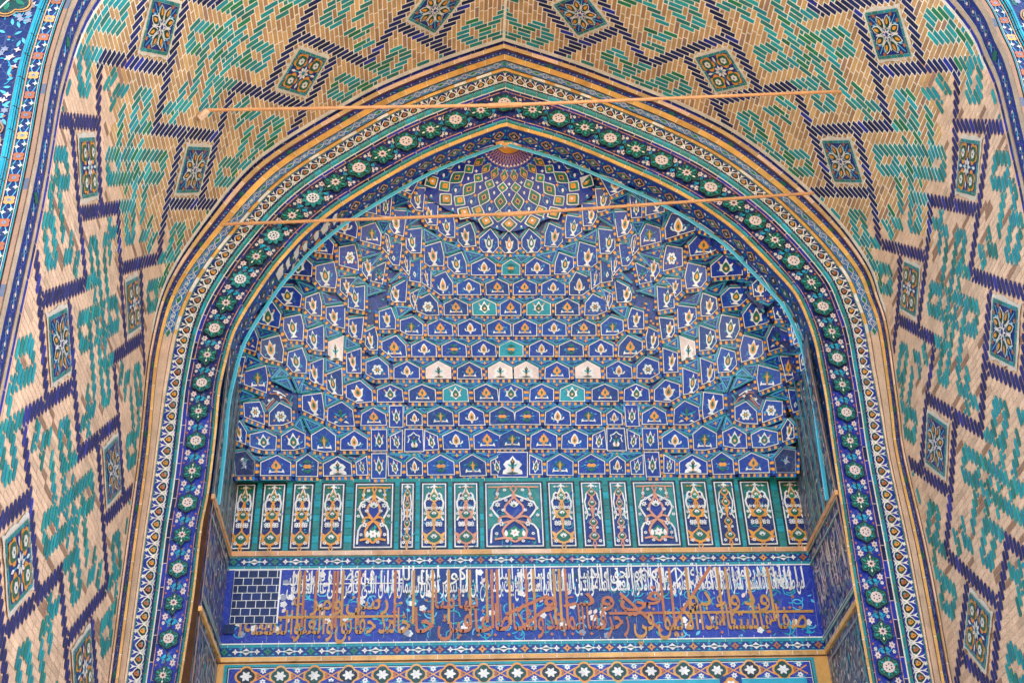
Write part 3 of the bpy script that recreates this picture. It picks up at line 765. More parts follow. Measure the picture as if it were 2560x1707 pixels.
def tall_panel(x0, x1, z0, z1, kind, warm):
    c = Cv(); w, hh = (x1-x0)/2, (z1-z0)/2; cx, cz = (x0+x1)/2, (z0+z1)/2
    c.rect(x0, x1, z0, z1, 'black', 1); c.rect(x0+.018, x1-.018, z0+.02, z1-.02, 'white', 2)
    blue = ['dblue', 'cobalt', 'navy'][0 if not warm else 2]; c.rect(x0+.03, x1-.03, z0+.032, z1-.032, blue, 3)
    gr = 'green'; og = 'orange' if warm else random.choice(['salmon', 'ochre'])
    X = lambda a: cx+a*(w-.035); Z = lambda b: cz+b*(hh-.04)
    P = lambda L: [(X(a), Z(b)) for a, b in L]
    mir = lambda L: [(-a, b) for a, b in L]
    if kind == 'wide': half = [(0, .66), (.3, .55), (.75, .4), (.86, .2), (.7, 0), (.5, -.2), (.56, -.3), (.72, -.36), (.86, -.52), (.9, -.96)]
    else: half = [(0, .88), (.16, .76), (.32, .68), (.5, .72), (.68, .66), (.76, .52), (.92, .4), (.86, .24), (.66, .06), (.62, -.04), (.74, -.1), (.9, -.2)]
    for m in (0, 1):
        f = mir if m else (lambda L: L)
        tb = -.2 if kind != 'wide' else -.5
        c.poly(P(f([(0, 1), (.99, 1), (.99, tb)]+[q for q in half[::-1] if q[1] > tb])), gr if warm else 'tealg', 4)
        c.line(P(f(half)), .018 if kind != 'thin' else .013, 'white', 6)
    # tendrils
    for _ in range(26 if kind == 'wide' else 12):
        a, b = random.uniform(-.85, .85), random.uniform(-.95, .95)
        r = random.uniform(.02, .05); c.line(arc(X(a), Z(b), r, random.uniform(0, 360), random.uniform(120, 420), 6), .007, random.choice(['aqua', 'teal3', 'cobalt']), 5)
        c.poly(lens(X(a), Z(b), X(a)+random.uniform(-.05, .05), Z(b)+random.uniform(-.04, .04), .009), random.choice(['aqua', 'tealg', 'cobalt']), 5)
    def fl(a, b, r, n=6, hh_=9): c.poly(star(n, r, r*.55, X(a), Z(b), random.random()), 'white', hh_); c.poly(circ(X(a), Z(b), r*.25, 5), 'cobalt', hh_+1)
    def lotus(a, b, r):
        for q in (-.9, -.45, 0, .45, .9): c.poly(lens(X(a), Z(b)-r*.5, X(a)+math.sin(q)*r, Z(b)-r*.5+math.cos(q)*r*1.3, r*.2), 'white', 10)
        c.poly(circ(X(a), Z(b)-r*.2, r*.25, 6), 'green', 11)
    if kind == 'wide':
        lotus(0, .3, .06); flower6(c, X(0), Z(-.64), .05, 10, 'white', 'salmon')
        for a in (-.33, .33): c.poly(drop(X(a), Z(-.66), .018, .03, 5), 'white', 10)
        for L in ([(0, .56), (.16, .42), (.34, .24), (.36, .1), (.18, -.06), (-.04, -.2)], [(0, -.2), (.3, -.38), (.46, -.58), (.4, -.74), (.2, -.84), (0, -.93)], [(0, -.18), (.3, -.08), (.55, -.14), (.6, -.26), (.4, -.3), (0, -.2)], [(.1, -.82), (.4, -.8), (.75, -.84)]):
            for m in (1, -1): c.line([(X(m*a), Z(b)) for a, b in dense(L, .1)], .021, og, 8)
        c.poly(ogee(X(0), Z(.2), .34*w, .3*hh), 'cobalt', 6); c.poly(ogee(X(0), Z(-.62), .36*w, .2*hh), 'green2', 6)
        for L in ([(.1, .92), (.6, .9), (.95, .9)], [(.55, .9), (.62, .75), (.62, .55), (.72, .5)], [(0, .95), (.12, .85), (0, .7)]):
            for m in (1, -1): c.line([(X(m*a), Z(b)) for a, b in L], .016, og, 8)
        for a, b in ((.62, .3), (.3, .45), (.52, .48), (.34, .8), (.5, -.34), (.42, .12), (.62, .66), (.68, -.66), (.3, -.9), (.88, -.05), (.86, .18)):
            for m in (1, -1): fl(m*a, b, .032 if (a, b) in ((.62, .3), (.5, -.34)) else .021)
        c.poly(drop(X(0), Z(.6), .022, .035, 5), og, 9)
    else:
        n = 4; ys = ([.6, .02, -.74] if kind == 'mid' else [.72, .36, -.28, -.74])
        sz = ([.3, .42, .62] if kind == 'mid' else [.34, .34, .34, .42])
        yp = .95
        for y, s in zip(ys, sz):
            ww = s*w*1.15; h2 = (.16 if kind == 'mid' else .13)*hh*(1.3 if s > .5 else 1)
            if kind == 'mid' and s > .35:
                for m in (1, -1):                  # feathered wings
                    for q in range(4): c.poly(lens(X(0)+m*ww*.3, Z(y)-h2*.6, X(0)+m*ww*(1.05+.12*(q % 2)), Z(y)+h2*(-.75+.5*q), .018), og, 7)
            c.poly(ogee(X(0), Z(y), ww, h2*1.15), og, 8); c.poly(ogee(X(0), Z(y), ww*.7, h2*.85), gr if s > .33 else 'green2', 9)
            lotus(0, y, min(.042, ww*.5))
            for m in (1, -1): c.line([(X(m*.05), Z(y)-h2), (X(m*.2), Z(y)-h2-.04), (X(-m*.08), Z(y)-h2-.1)], .012, og, 7)
        c.line([(X(0), Z(.9)), (X(0), Z(-.85))], .012, og, 7)
        for b in ([.2, -.3, -.36, .52] if kind == 'mid' else [.14, -.06, -.48]):
            for a in (.3, .62) if kind == 'mid' else (.42,):
                for m in (1, -1): fl(m*a, b, .022 if kind == 'mid' else .018, 5)
        for a in (.5, .8):
            for m in (1, -1): c.poly([(X(m*a), Z(.9)), (X(m*(a-.3)), Z(.94)), (X(m*(a-.28)), Z(.88))], random.choice([og, 'white']), 8)
        for m in (1, -1): fl(m*.7, -.92, .022); fl(m*.86, .02, .02, 5)
        c.poly(star(4, .03, .015, X(0), Z(.93)), 'white', 9)
    return c
PX = [(581,636,'mid'),(650,712,'mid'),(726,783,'mid'),(800,862,'mid'),(882,986,'wide'),(998,1038,'thin'),(1050,1120,'mid'),(1131,1199,'mid'),(1210,1361,'wide'),(1370,1441,'mid'),(1453,1511,'thin'),(1526,1575,'thin'),(1585,1698,'wide'),(1707,1778,'mid'),(1790,1846,'thin'),(1857,1938,'mid'),(1956,2018,'mid')]
zt, zb = zpx(1203), zpx(1371)
c = Cv(); c.rect(XL, XR, zb-.02, zpx(1194), 'teal', 0)
px = XL
while px < XR: c.rect(px, px+.003, zpx(1201), zpx(1194), 'cream', 1); px += .16
for i, (a, b, k) in enumerate(PX[:-1]):            # teal strips between the panels, cut into bricks
    xa, xb = bp(b, 1290, YN)[0]+.004, bp(PX[i+1][0], 1290, YN)[0]-.004; z = zb
    while z < zt:
        c.rect(xa, xb, z+.003, min(z+.075, zt)-.003, random.choice(['teal', 'turq', 'tealg', 'turq']), 3, 1, .15); z += .075
build(c, 'teal_strips', bk, niche, PLAIN)
for a, b, k in PX:
    x0, x1 = bp(a, 1290, YN)[0], bp(b, 1290, YN)[0]; mid = .0 < (x0+x1)/2-X0+1.25 < 2.6
    build(tall_panel(x0, x1, zb, zt, k, not mid), 'arabesque_panel', bk, niche)
def ledge(z0, z1, prot, cols, name):
    c = Cv(); y0, y1 = YN-prot, YN
    x = XL
    while x < XR:
        l = random.uniform(.2, .34); x1 = min(x+l, XR); col = random.choice(cols)
        c.poly3([(x, y0, z1), (x1, y0, z1), (x1, y0, z0), (x, y0, z0)], 'cream', 0); k = PAL[col]; f = random.uniform(.9, 1.08); k = tuple(f*q for q in k)
        c.poly3([(x+.003, y0-.002, z1-.003), (x1-.003, y0-.002, z1-.003), (x1-.003, y0-.002, z0+.003), (x+.003, y0-.002, z0+.003)], k, 0)
        c.poly3([(x, y0, z0), (x1, y0, z0), (x1, y1, z0), (x, y1, z0)], k, 0); c.poly3([(x, y0, z1), (x1, y0, z1), (x1, y1, z1), (x, y1, z1)], k, 0); x = x1
    for s, xx in ((1, XL), (-1, XR)):              # return of the ledge along the jambs
        x1 = xx+s*prot; y = YW+.004; 
        c.poly3([(x1, y, z0), (x1, y0, z0), (x1, y0, z1), (x1, y, z1)], cols[0], .03); c.poly3([(xx, y, z0), (x1, y, z0), (x1, y0, z0), (xx, y0, z0)], cols[0], .03)
        c.poly3([(xx, y, z1), (x1, y, z1), (x1, y0, z1), (xx, y0, z1)], cols[0], .03); c.poly3([(xx, y, z0), (x1, y, z0), (x1, y, z1), (xx, y, z1)], cols[0], .03)
    return build(c, name, lambda x, y, z: (x, y, z+GZ), niche, PLAIN)
ledge(zpx(1386), zpx(1375), .03, ['rod', 'peach2', 'rod', 'ochre'], 'ochre_ledge')
ledge(zpx(1647), zpx(1636), .03, ['ochre2', 'ochre'], 'ochre_ledge')
def star_frieze(z0, z1, odd):
    c = Cv(); c.rect(XL, XR, z0-.03, z0, 'turq', 1); c.rect(XL, XR, z1, z1+.03, 'turq', 1); c.rect(XL, XR, z0, z1, 'dblue', 1)
    x = XL
    while x < XR: c.rect(x, x+.003, z0-.03, z0, 'cream', 2); c.rect(x+.07, x+.073, z1, z1+.03, 'cream', 2); x += .15
    zm, h = (z0+z1)/2, (z1-z0)/2; p = .096; n = int((XR-XL)/p)
    for i in range(n):
        x = XL+(i+.5)*p; k = i % 4
        xx = (x-X0)
        if k == 0:
            colr = 'green2' if xx < -1.35 else random.choice(['orange', 'rust']) if odd or xx > -1.3 else 'rust'
            c.poly(star(4, h*.95, h*.5, x, zm), colr, 3); c.poly(star(4, h*.3, h*.15, x, zm), 'navy', 4)
        elif k == 2:
            c.poly([(x-p*.95, zm), (x-p*.3, zm+h*.22), (x, zm+h*.8), (x+p*.3, zm+h*.22), (x+p*.95, zm), (x+p*.3, zm-h*.22), (x, zm-h*.8), (x-p*.3, zm-h*.22)], 'white', 3)
            c.poly(lens(x-p*.4, zm, x+p*.4, zm, h*.18), 'dgreen', 4)
        else:
            col = 'white' if not (not odd and -.1 < xx < 1.3 and random.random() < .7) else random.choice(['salmon', 'pink'])
            c.poly(star(4, h*.72, h*.34, x, zm), col, 3); c.poly(circ(x, zm, h*.16, 5), 'stone', 4)
        for s in (-1, 1): c.poly([(x+p/2-.02, zm+s*h*.8), (x+p/2+.02, zm+s*h*.8), (x+p/2, zm+s*h*.4)], 'aqua', 3)
        if k % 2: c.line([(x+(p/2 if k == 1 else -p/2), z0), (x+(p/2 if k == 1 else -p/2), z1)], .008, 'aqua', 2)
    build(c, 'star_frieze', bk, niche)
star_frieze(zpx(1409), zpx(1389), False); star_frieze(zpx(1632), zpx(1610), True)
# ---- inscription
za, zz = zpx(1602), zpx(1418)
c = Cv(); c.rect(XL, XR, za-.001, zz+.015, 'navy', .5); c.rect(XL, XR, zz-.004, zz+.008, 'white', 3); c.rect(XL, XR, za-.004, za+.008, 'white', 3)
xs = [XL, -1.0, -.31, .35, 1.05, 2.04, 2.6, XR]
for i, col in enumerate(['royal', 'royal', 'royal', 'blue', 'dblue', 'blue', 'royal']):
    pass
def field(xa, xb, col): c.rect(xa, xb, za, zz, col, 2)
for xa, xb, col in ((XL, -1.52, 'royal'), (-1.52, -.4, 'royal'), (-.4, .3, 'dblue'), (.3, 1.2, 'cobalt'), (1.2, 1.86, 'dblue'), (1.86, 2.3, 'cobalt'), (2.3, XR, 'royal')): field(xa, xb, col)
x = XL
while x < XR: c.rect(x, x+.004, za, za+.03, 'pinkw', 3); x += random.uniform(.09, .2)
rnd = random.Random(4)
for _ in range(420):
    x, z = rnd.uniform(XL+.05, XR-.05), rnd.uniform(za+.04, zz-.04)
    if x < -1.53 and z > za+.24: continue
    k = rnd.random()
    if k < .55: c.line(arc(x, z, rnd.uniform(.03, .065), rnd.uniform(0, 360), rnd.uniform(160, 520), 8), .011, rnd.choice(['aqua', 'teal3', 'aqua', 'sky']), 3)
    elif k < .75: c.poly(lens(x, z, x+rnd.uniform(-.07, .07), z+rnd.uniform(-.05, .05), .014), rnd.choice(['aqua', 'sky', 'tealg', 'dgreen']), 3)
    elif k < .87: c.poly(lobed(5, .034, .25, x, z, 20), 'white' if rnd.random() < .7 else 'grey', 4)
    else: c.poly(lens(x, z, x+.03, z+.05, .018), 'pinkw', 4)
for x in np.arange(XL+.2, XR, .21): c.line([(x, za+rnd.uniform(0, .2)), (x+.01, zz-rnd.uniform(.0, .3))], .0035, 'grey', 3)
insc = build(c, 'inscription_panel', bk, niche)
TB = {}
for i, ch in enumerate('اأإآبةتثجحخدذرزسشصضطظعغفقكلمنهويىئءؤ'):
    TB[ch] = i
ISO = dict(zip('ءآأؤإئابةتثجحخدذرزسشصضطظعغفقكلمنهوىي', [0xFE80,0xFE81,0xFE83,0xFE85,0xFE87,0xFE89,0xFE8D,0xFE8F,0xFE93,0xFE95,0xFE99,0xFE9D,0xFEA1,0xFEA5,0xFEA9,0xFEAB,0xFEAD,0xFEAF,0xFEB1,0xFEB5,0xFEB9,0xFEBD,0xFEC1,0xFEC5,0xFEC9,0xFECD,0xFED1,0xFED5,0xFED9,0xFEDD,0xFEE1,0xFEE5,0xFEE9,0xFEED,0xFEEF,0xFEF1]))
NOJOIN = set('ءآأؤإاةدذرزوى')
def shape(word):                                   # contextual letter forms, written in visual order
    o, i, prev = [], 0, False
    while i < len(word):
        ch = word[i]
        if ch == 'ل' and i+1 < len(word) and word[i+1] == 'ا':
            o.append(chr(0xFEFC if prev else 0xFEFB)); prev = False; i += 2; continue
        nxt = i+1 < len(word) and ch not in NOJOIN and word[i+1] != 'ء'
        b = ISO[ch]
        if ch in NOJOIN: k = 1 if prev and ch != 'ء' else 0
        else: k = 3 if prev and nxt else 1 if prev else 2 if nxt else 0
        o.append(chr(b+k)); prev = nxt; i += 1
    return ''.join(o[::-1])
def glyphs(word):
    cu = bpy.data.curves.new('text', 'FONT'); cu.body = shape(word); cu.resolution_u = 2; cu.offset = .012
    o = bpy.data.objects.new('text', cu); COLL.objects.link(o)
    me = o.evaluated_get(bpy.context.evaluated_depsgraph_get()).to_mesh()
    V = [(v.co.x, v.co.y) for v in me.vertices]; F = [tuple(p.vertices) for p in me.polygons]
    bpy.data.objects.remove(o); bpy.data.curves.remove(cu)
    return V, F
GL = {}
def write(cv, text, xr, xl, z, hgt, col, h, zf=None):     # right to left between xr and xl on base line z
    ws = text.split(); G = []
    for w in ws:
        if w not in GL: GL[w] = glyphs(w)
        G.append(GL[w])
    wd = [max(x for x, y in V)-min(x for x, y in V) for V, F in G]; sp = .16
    k = (xr-xl)/(sum(wd)+sp*(len(ws)-1)); x = xr
    for (V, F), w in zip(G, wd):
        x -= w*k; mn = min(q for q, y in V)
        zo = zf(x) if zf else 0
        for f in F: cv.poly([(x+(V[i][0]-mn)*k, z+zo+V[i][1]*hgt) for i in f], col, h, 0)
        x -= sp*k
wl = Cv(); zl = lambda f: za+(zz-za)*f
RTX = 3.36
write(wl, 'من طنطنة القاهرة المتميز سائر الملوك بخصائص العلو', RTX, 2.18, zl(.66), .24, 'white', 6)
write(wl, 'والادوار والاكوار مغيث الملة والدين', 2.15, 1.2, zl(.66), .24, 'white', 6)
write(wl, 'السلطان ابن السلطان الغ بيك بن شاهرخ', 1.17, .32, zl(.66), .24, 'white', 6)
write(wl, 'بن امير تيمور كوركان سليمان الزمان', .3, -.62, zl(.66), .24, 'white', 6)
write(wl, 'الذي افاض علي عام العالمين', -.64, -1.46, zl(.66), .24, 'white', 6)
write(wl, 'مرتبة قدرة مزية وفضيلة', RTX-.1, 2.3, zl(.83), .2, 'white', 6); write(wl, 'و الملة و الحق و الدنيا', 2.1, 1.25, zl(.83), .2, 'white', 6)
write(wl, 'بن و سلطان ابيك', 1.1, .45, zl(.83), .2, 'white', 6); write(wl, 'كور ابن الله', .2, -.5, zl(.83), .2, 'white', 6); write(wl, 'في فضل و كل شان', -.66, -1.44, zl(.83), .2, 'white', 6)
x = RTX
while x > -1.48:
    wl.poly([(x, zl(.68)), (x+.012, zl(.68)), (x+.013, zl(.985)), (x-.004, zl(.965))], 'white', 5); x -= rnd.choice([.045, .06, .09, .12])
wl.rect(-1.5, -.4, zl(.785), zl(.80), 'white', 5)
for xa, xb in ((2.02, 1.86), (2.12, 2.28), (1.98, 2.16), (2.34, 2.18)): wl.line([(xa, zl(.7)), (xb, zl(.97))], .014, 'white', 5)
build(wl, 'white_lettering', bk, insc)
gl = Cv()
GC = 'ochre'
write(gl, 'صفا هاستنا هذا الابيق في', RTX-.03, 1.72, zl(.12), .34, 'gold', 7)
write(gl, 'زخرفها المبتد', 1.68, .92, zl(.14), .34, 'rust', 7); write(gl, 'ولتكا طا', .9, .45, zl(.14), .36, 'rust', 7); write(gl, 'عاقبن حا', .42, -.28, zl(.12), .34, 'rust', 7)
write(gl, 'خا مد حقا بق', -.32, -1.0, zl(.12), .34, 'gold', 7); write(gl, 'والعلوا لنفعنة ا', -1.02, -1.86, zl(.12), .32, 'gold', 7)
write(gl, 'و د و ء دو', RTX-.35, 2.25, zl(.44), .3, 'gold', 7); write(gl, 'في و دء و', 2.0, .9, zl(.46), .26, 'rust', 7); write(gl, 'سا سا', .3, -.1, zl(.44), .26, 'rust', 7); write(gl, 'عـ'.replace('ـ', '')+' رسن ومر ع', -.36, -1.4, zl(.44), .26, 'gold', 7)
for p in (748,760,790,835,843,857,898,988,1034,1082,1122,1175,1217,1230,1243,1274,1316,1335,1386,1400,1415,1654,1678,1720,1799,1820,1875,1926):
    x = bp(p, 1480, YN)[0]; gl.rect(x-.012, x+.012, zl(.16+.1*rnd.random()), zl(.97), rnd.choice(['gold', 'gold', 'rust']), 6)
gl.rect(-1.75, -.42, zl(.325), zl(.36), 'gold', 6); gl.rect(2.02, XR-.06, zl(.33), zl(.365), 'gold', 6); gl.rect(1.5, 2.05, zl(.33), zl(.365), 'rust', 6)
for xa, za_, xb, zb_ in ((1.62, .62, 1.98, .1), (2.5, .98, 2.06, .12), (.55, .35, .95, .6), (.7, .18, 1.0, .5)): gl.line([(xa, zl(za_)), (xb, zl(zb_))], .03, 'rust', 6)
for _ in range(60):
    x, z = rnd.uniform(-1.4, XR-.1), rnd.choice([zl(.08), zl(.28), zl(.4), zl(.55)])
    gl.poly(star(4, .018, .012, x, z), 'rust', 6)
build(gl, 'gold_lettering', bk, insc)
pt = Cv(); x0, x1 = XL+.07, -1.53; zp = zl(.26); n = 8; rh = (zz-zp)/7.2
pt.rect(x0, x1+.012, zp-.0, zz-.012, 'white', 8)
for r in range(8):
    z0, z1 = zz-.014-(r+1)*rh, zz-.014-r*rh; z0 = max(z0, zp)
    if z1-z0 < .01: continue
    x = x0-(.0 if r % 2 else .045)
    while x < x1:
        a, b = max(x, x0), min(x+.088, x1)
        if b-a > .01: pt.box(a+.0035, b-.0035, z0+.0035, z1-.0035, random.choice(['navy2', 'navy2', 'navy']), 9.2, 8, .25)
        x += .088
pt.box(XL+.02, XL+.12, zl(.13), zl(.25), 'navy2', 11, 8)
pb = build(pt, 'plain_tile_repair', bk, insc, PLAIN); pb['label'] = 'patch of plain navy square tiles'
# ---- framed floral panel below
z1, z0 = zpx(1652), 2.9
c = Cv(); xa, xb = XL+.06, XR-.13
c.rect(XL, XR, z0, z1+.012, 'ochre', 0); c.rect(xa, xb, z0, z1, 'turq', 2); c.rect(xa+.03, xb-.03, z0, z1-.025, 'black', 3); c.rect(xa+.04, xb-.04, z0, z1-.035, 'white', 4); c.rect(xa+.047, xb-.047, z0, z1-.043, 'royal', 5)
zc, hb = z1-.115, .075
x, i = xa+.2, 0
while x < xb-.15:
    og = 'orange' if i % 2 == 0 else 'ochre'
    c.poly(lobed(4, .1, .2, x, zc, 24, 0), og, 6); c.poly(lobed(4, .08, .2, x, zc, 24), 'dgreen' if i % 3 else 'black', 7)
    for a in (0, 1, 2, 3, 4, 5): c.poly(lens(x, zc, x+.055*math.cos(a*1.047), zc+.05*math.sin(a*1.047), .014), 'white', 8)
    for s in (-1, 1):
        flower6(c, x+.15, zc+s*.05, .03, 7, 'white', 'cobalt'); c.line([(x+.08, zc+s*.04), (x+.15, zc), (x+.22, zc+s*.04)], .012, og, 6)
        c.poly(lens(x+.1, zc+s*.06, x+.2, zc+s*.065, .012), 'aqua', 6); c.poly(star(4, .02, .01, x+.11, zc+s*.01), 'rust', 7)
    x += .3; i += 1
zi = z1-.19
c.rect(xa+.047, xb-.047, zi-.006, zi, 'white', 6); c.rect(xa+.1, xb-.1, z0, zi-.006, 'aqua', 6)
for xx in (-.95, 2.55): c.rect(xx-.1, xx+.1, z0, zi+.02, 'dblue', 7); c.poly(lobed(4, .08, .2, xx, zi-.07, 24), 'orange', 8); c.poly(lobed(6, .05, .3, xx, zi-.07, 24), 'white', 9)
build(c, 'framed_floral_panel', bk, niche)
# ---- jambs
for sd, xx, s in (('L', XL, 1), ('R', XR, -1)):
    c = Cv(); y0, y1 = YW+.004, YN
    c.rect(y0, y1, 2.6, zpx(1636), 'sgrey', 0); c.rect(y0, y1, zpx(1636), zpx(1375), 'lilac', 0); c.rect(y0, y1, zpx(1375), 7.15, 'sgrey', 0)
    rnd = random.Random(3)
    for _ in range(2600):
        y, z = rnd.uniform(y0+.03, y1-.03), rnd.uniform(3.0, 7.0); k = rnd.random(); w = rnd.uniform(.006, .02); l = rnd.uniform(.015, .05)
        col = rnd.choice(['navy', 'cobalt', 'sgrey', 'grey', 'pinkw', 'lilac', 'tealg', 'grey', 'brickd', 'sgrey', 'aqua'])
        if k < .75: c.poly(lens(y, z-l, y+rnd.uniform(-.03, .03), z+l, w), col, 1+rnd.randint(0, 2))
        elif k < .9: c.poly(star(5, .03, .014, y, z), 'grey', 4)
        else: c.line(arc(y, z, .05, rnd.uniform(0, 360), rnd.uniform(90, 400), 6), .01, rnd.choice(['grey', 'pinkw', 'brickd']), 4)
    for q in (.26, .42, .58, .78):                 # upright turquoise strips of the upper jamb
        y = YI+(YN-YI)*(q-.2)
        z = zpx(1375)
        while z < 6.9:
            c.rect(y, y+.04, z+.003, z+.197, random.choice(['turq', 'turq', 'aqua', 'teal']), 8, 1, .12); z += .2
        c.rect(y-.012, y, zpx(1375), 6.9, 'pinkw', 6)
    for z in (zpx(1389), zpx(1418), za, zpx(1610), zpx(1632)):
        c.rect(y0, y1, z-.02, z, 'tealg', 6); c.rect(y0, y1, z, z+.008, 'pinkw', 6)
    c.rect(y0, y0+.03, 2.6, 7.0, 'rod', 7); c.rect(y0+.12, y0+.15, 2.9, zpx(1640)-.12, 'turq' if sd == 'R' else 'royal', 7)
    c.rect(y0+.1, y1-.06, zpx(1640)-.12, zpx(1640)-.1, 'grey', 6); c.rect(y0+.05, y1, zpx(1640)-.03, zpx(1640)-.0, 'teal', 6)
    if sd == 'R':                                  # white script on the jamb frieze
        for _ in range(46): 
            y, z = rnd.uniform(y0+.1, y1-.1), rnd.uniform(4.85, 5.2); c.line([(y, z-.1), (y+.01, z+.1)], .012, 'pinkw', 6)
        for _ in range(24): c.line(arc(rnd.uniform(y0+.1, y1-.1), rnd.uniform(4.8, 5.2), .06, rnd.uniform(0, 360), rnd.uniform(120, 420), 6), .014, 'pinkw', 6)
    c.rect(y0, y1, -GZ, 2.6, 'peach', 0)
    build(c, 'jamb_lining', lambda u, v, h, xx=xx, s=s: (xx+s*h*STEP, u, v+GZ), niche)
# ================================================================== muqarnas half-dome
muq = thing('muqarnas_vault', 'stalactite half-dome of blue tiled cells under a sunburst of green and gold lozenges', 'muqarnas', (X0, 10.6, 0))
ZB = 6.25
_T = []
for sd in 'LR':
    P = PI[sd]; k = P[:, 1] >= ZB-.3
    sg = -1 if sd == 'L' else 1
    _T.append((np.arctan2(P[k][:, 1]-ZB, np.maximum((P[k][:, 0]-.69)*sg, 0)), np.hypot(P[k][:, 0]-.69, P[k][:, 1]-ZB)))
def Tr(phi):
    r = 0
    for a, q in _T:
        o = np.argsort(a); r = r+.5*np.interp(phi, a[o], q[o])
    return r
def bowl_grid():
    gx = np.arange(440, 2141, 7.); gy = np.arange(320, 1241, 7.)
    D = np.zeros((len(gx), len(gy)))
    GX, GY = np.meshgrid(gx, gy, indexing='ij')
    a, b = (GX-W/2)/FPX, (H/2-GY)/FPX
    dx = RM[0][0]*a+RM[1][0]*b+RM[2][0]; dy = RM[0][1]*a+RM[1][1]*b+RM[2][1]; dz = RM[0][2]*a+RM[1][2]*b+RM[2][2]
    dx, dz = dx/dy, dz/dy
    Y = np.full(GX.shape, 10.7)
    for _ in range(60):
        X, Z = np.abs(dx*Y-.69), np.maximum(dz*Y-ZB, 0)
        phi = np.arctan2(Z, X); r = np.hypot(X, Z); R = Tr(phi)
        rho = np.clip(r/R, 0, 1); n = 2.1+3.2*np.cos(phi)**4
        Yn = YI+.02+(YN-YI-.02)*(1-rho**n)**(1/n)
        Y = .6*Y+.4*Yn
    return gx, gy, Y
BGX, BGY, BY = bowl_grid()
def bowl(px, py):
    i = min(max((px-BGX[0])/7, 0), len(BGX)-1.001); j = min(max((py-BGY[0])/7, 0), len(BGY)-1.001)
    a, b = int(i), int(j); u, v = i-a, j-b
    return BY[a, b]*(1-u)*(1-v)+BY[a+1, b]*u*(1-v)+BY[a, b+1]*(1-u)*v+BY[a+1, b+1]*u*v
def muq_map(pts, lean, push, mirror):
    """surface of one facet: its own depth at the mean of the bowl, leaning by `lean` of the bowl's slope"""
    cx = sum(p[0] for p in pts)/len(pts); cy = sum(p[1] for p in pts)/len(pts)
    # local plane fitted to the bowl (depth as a linear function of the survey coordinates)
    A = np.array([[1, p[0]-cx, p[1]-cy] for p in pts]+[[1, 0, 0]]); B = np.array([bowl(*p) for p in pts]+[bowl(cx, cy)])
    k, *_ = np.linalg.lstsq(A, B, rcond=None)
    k = (k[0], k[1]*lean, k[2]*lean)
    def f(u, v, h):
        Y = k[0]+k[1]*(u-cx)+k[2]*(v-cy)+push-h*STEP
        Y = max(Y, YI-.01)
        q = bp(u, v, Y)
        return ((2*X0-q[0]) if mirror else q[0], q[1], q[2]+GZ)
    return f
def tiltmap(u, v, h, mirror=False):
    q = bp(u, v, bowl(u, v)-h*STEP); return ((2*X0-q[0]) if mirror else q[0], q[1], q[2]+GZ)
WIN = {'A': (1240, 460), 'B': (1240, 720), 'C': (1240, 960), 'D': (1640, 480), 'E': (1640, 720), 'F': (1660, 960)}
def wp(w, L): o = WIN[w]; return [(o[0]+x/3.2, o[1]+y/3.2) for x, y in L]
def ho(pk, s1, s2, b1, b2): return [pk, s2, b2, b1, s1]
# cells: window, outline (peak first, clockwise), motif, stands on the axis
CEL = []
def cells(w, *L):
    for q in L: CEL.append((wp(w, q[0]), q[1], len(q) > 2))
cells('C', ([(15,545),(250,545),(250,740),(15,740)],'wv',1), ([(270,565),(365,612),(370,720),(270,720)],'half'), (ho((510,560),(410,620),(615,620),(410,725),(615,728)),'cross'),
 (ho((760,560),(660,618),(868,618),(662,715),(870,715)),'flat'), (ho((970,575),(910,618),(1032,618),(915,718),(1035,718)),'tear'), ([(1175,565),(1180,718),(1085,718),(1075,618)],'half'),
 ([(1185,545),(1300,545),(1315,738),(1205,738)],'drop'), (ho((125,360),(30,415),(235,410),(25,515),(238,515)),'cross',1), (ho((378,362),(282,412),(485,412),(278,515),(488,515)),'lily'),
 (ho((628,362),(530,410),(732,410),(525,515),(732,515)),'tear'), ([(870,365),(885,520),(772,515),(775,410)],'half'), ([(887,355),(1025,355),(1042,530),(892,530)],'wvb'), ([(1048,362),(1145,410),(1150,515),(1060,515)],'half'),
 ([(1172,355),(1290,355),(1300,520),(1180,520)],'drop'), (ho((245,178),(155,225),(345,225),(148,318),(352,322)),'flat'), (ho((490,178),(398,225),(590,225),(392,322),(598,325)),'tear'),
 (ho((735,178),(642,225),(838,225),(640,325),(845,325)),'cross'), (ho((940,200),(885,240),(1005,240),(890,322),(1010,322)),'tear'), ([(1030,168),(1135,168),(1145,335),(1042,335)],'drop'),
 (ho((1265,180),(1172,235),(1355,230),(1170,318),(1370,320)),'lily'), (ho((120,0),(30,40),(210,40),(25,138),(215,140)),'drop',1), (ho((365,0),(275,42),(460,42),(270,138),(460,135)),'lily'),
 (ho((605,0),(515,42),(705,42),(512,135),(710,135)),'dropT'), (ho((870,0),(770,42),(975,45),(770,135),(978,135)),'lily'), (ho((1118,0),(1030,42),(1222,42),(1025,135),(1228,135)),'drop'))
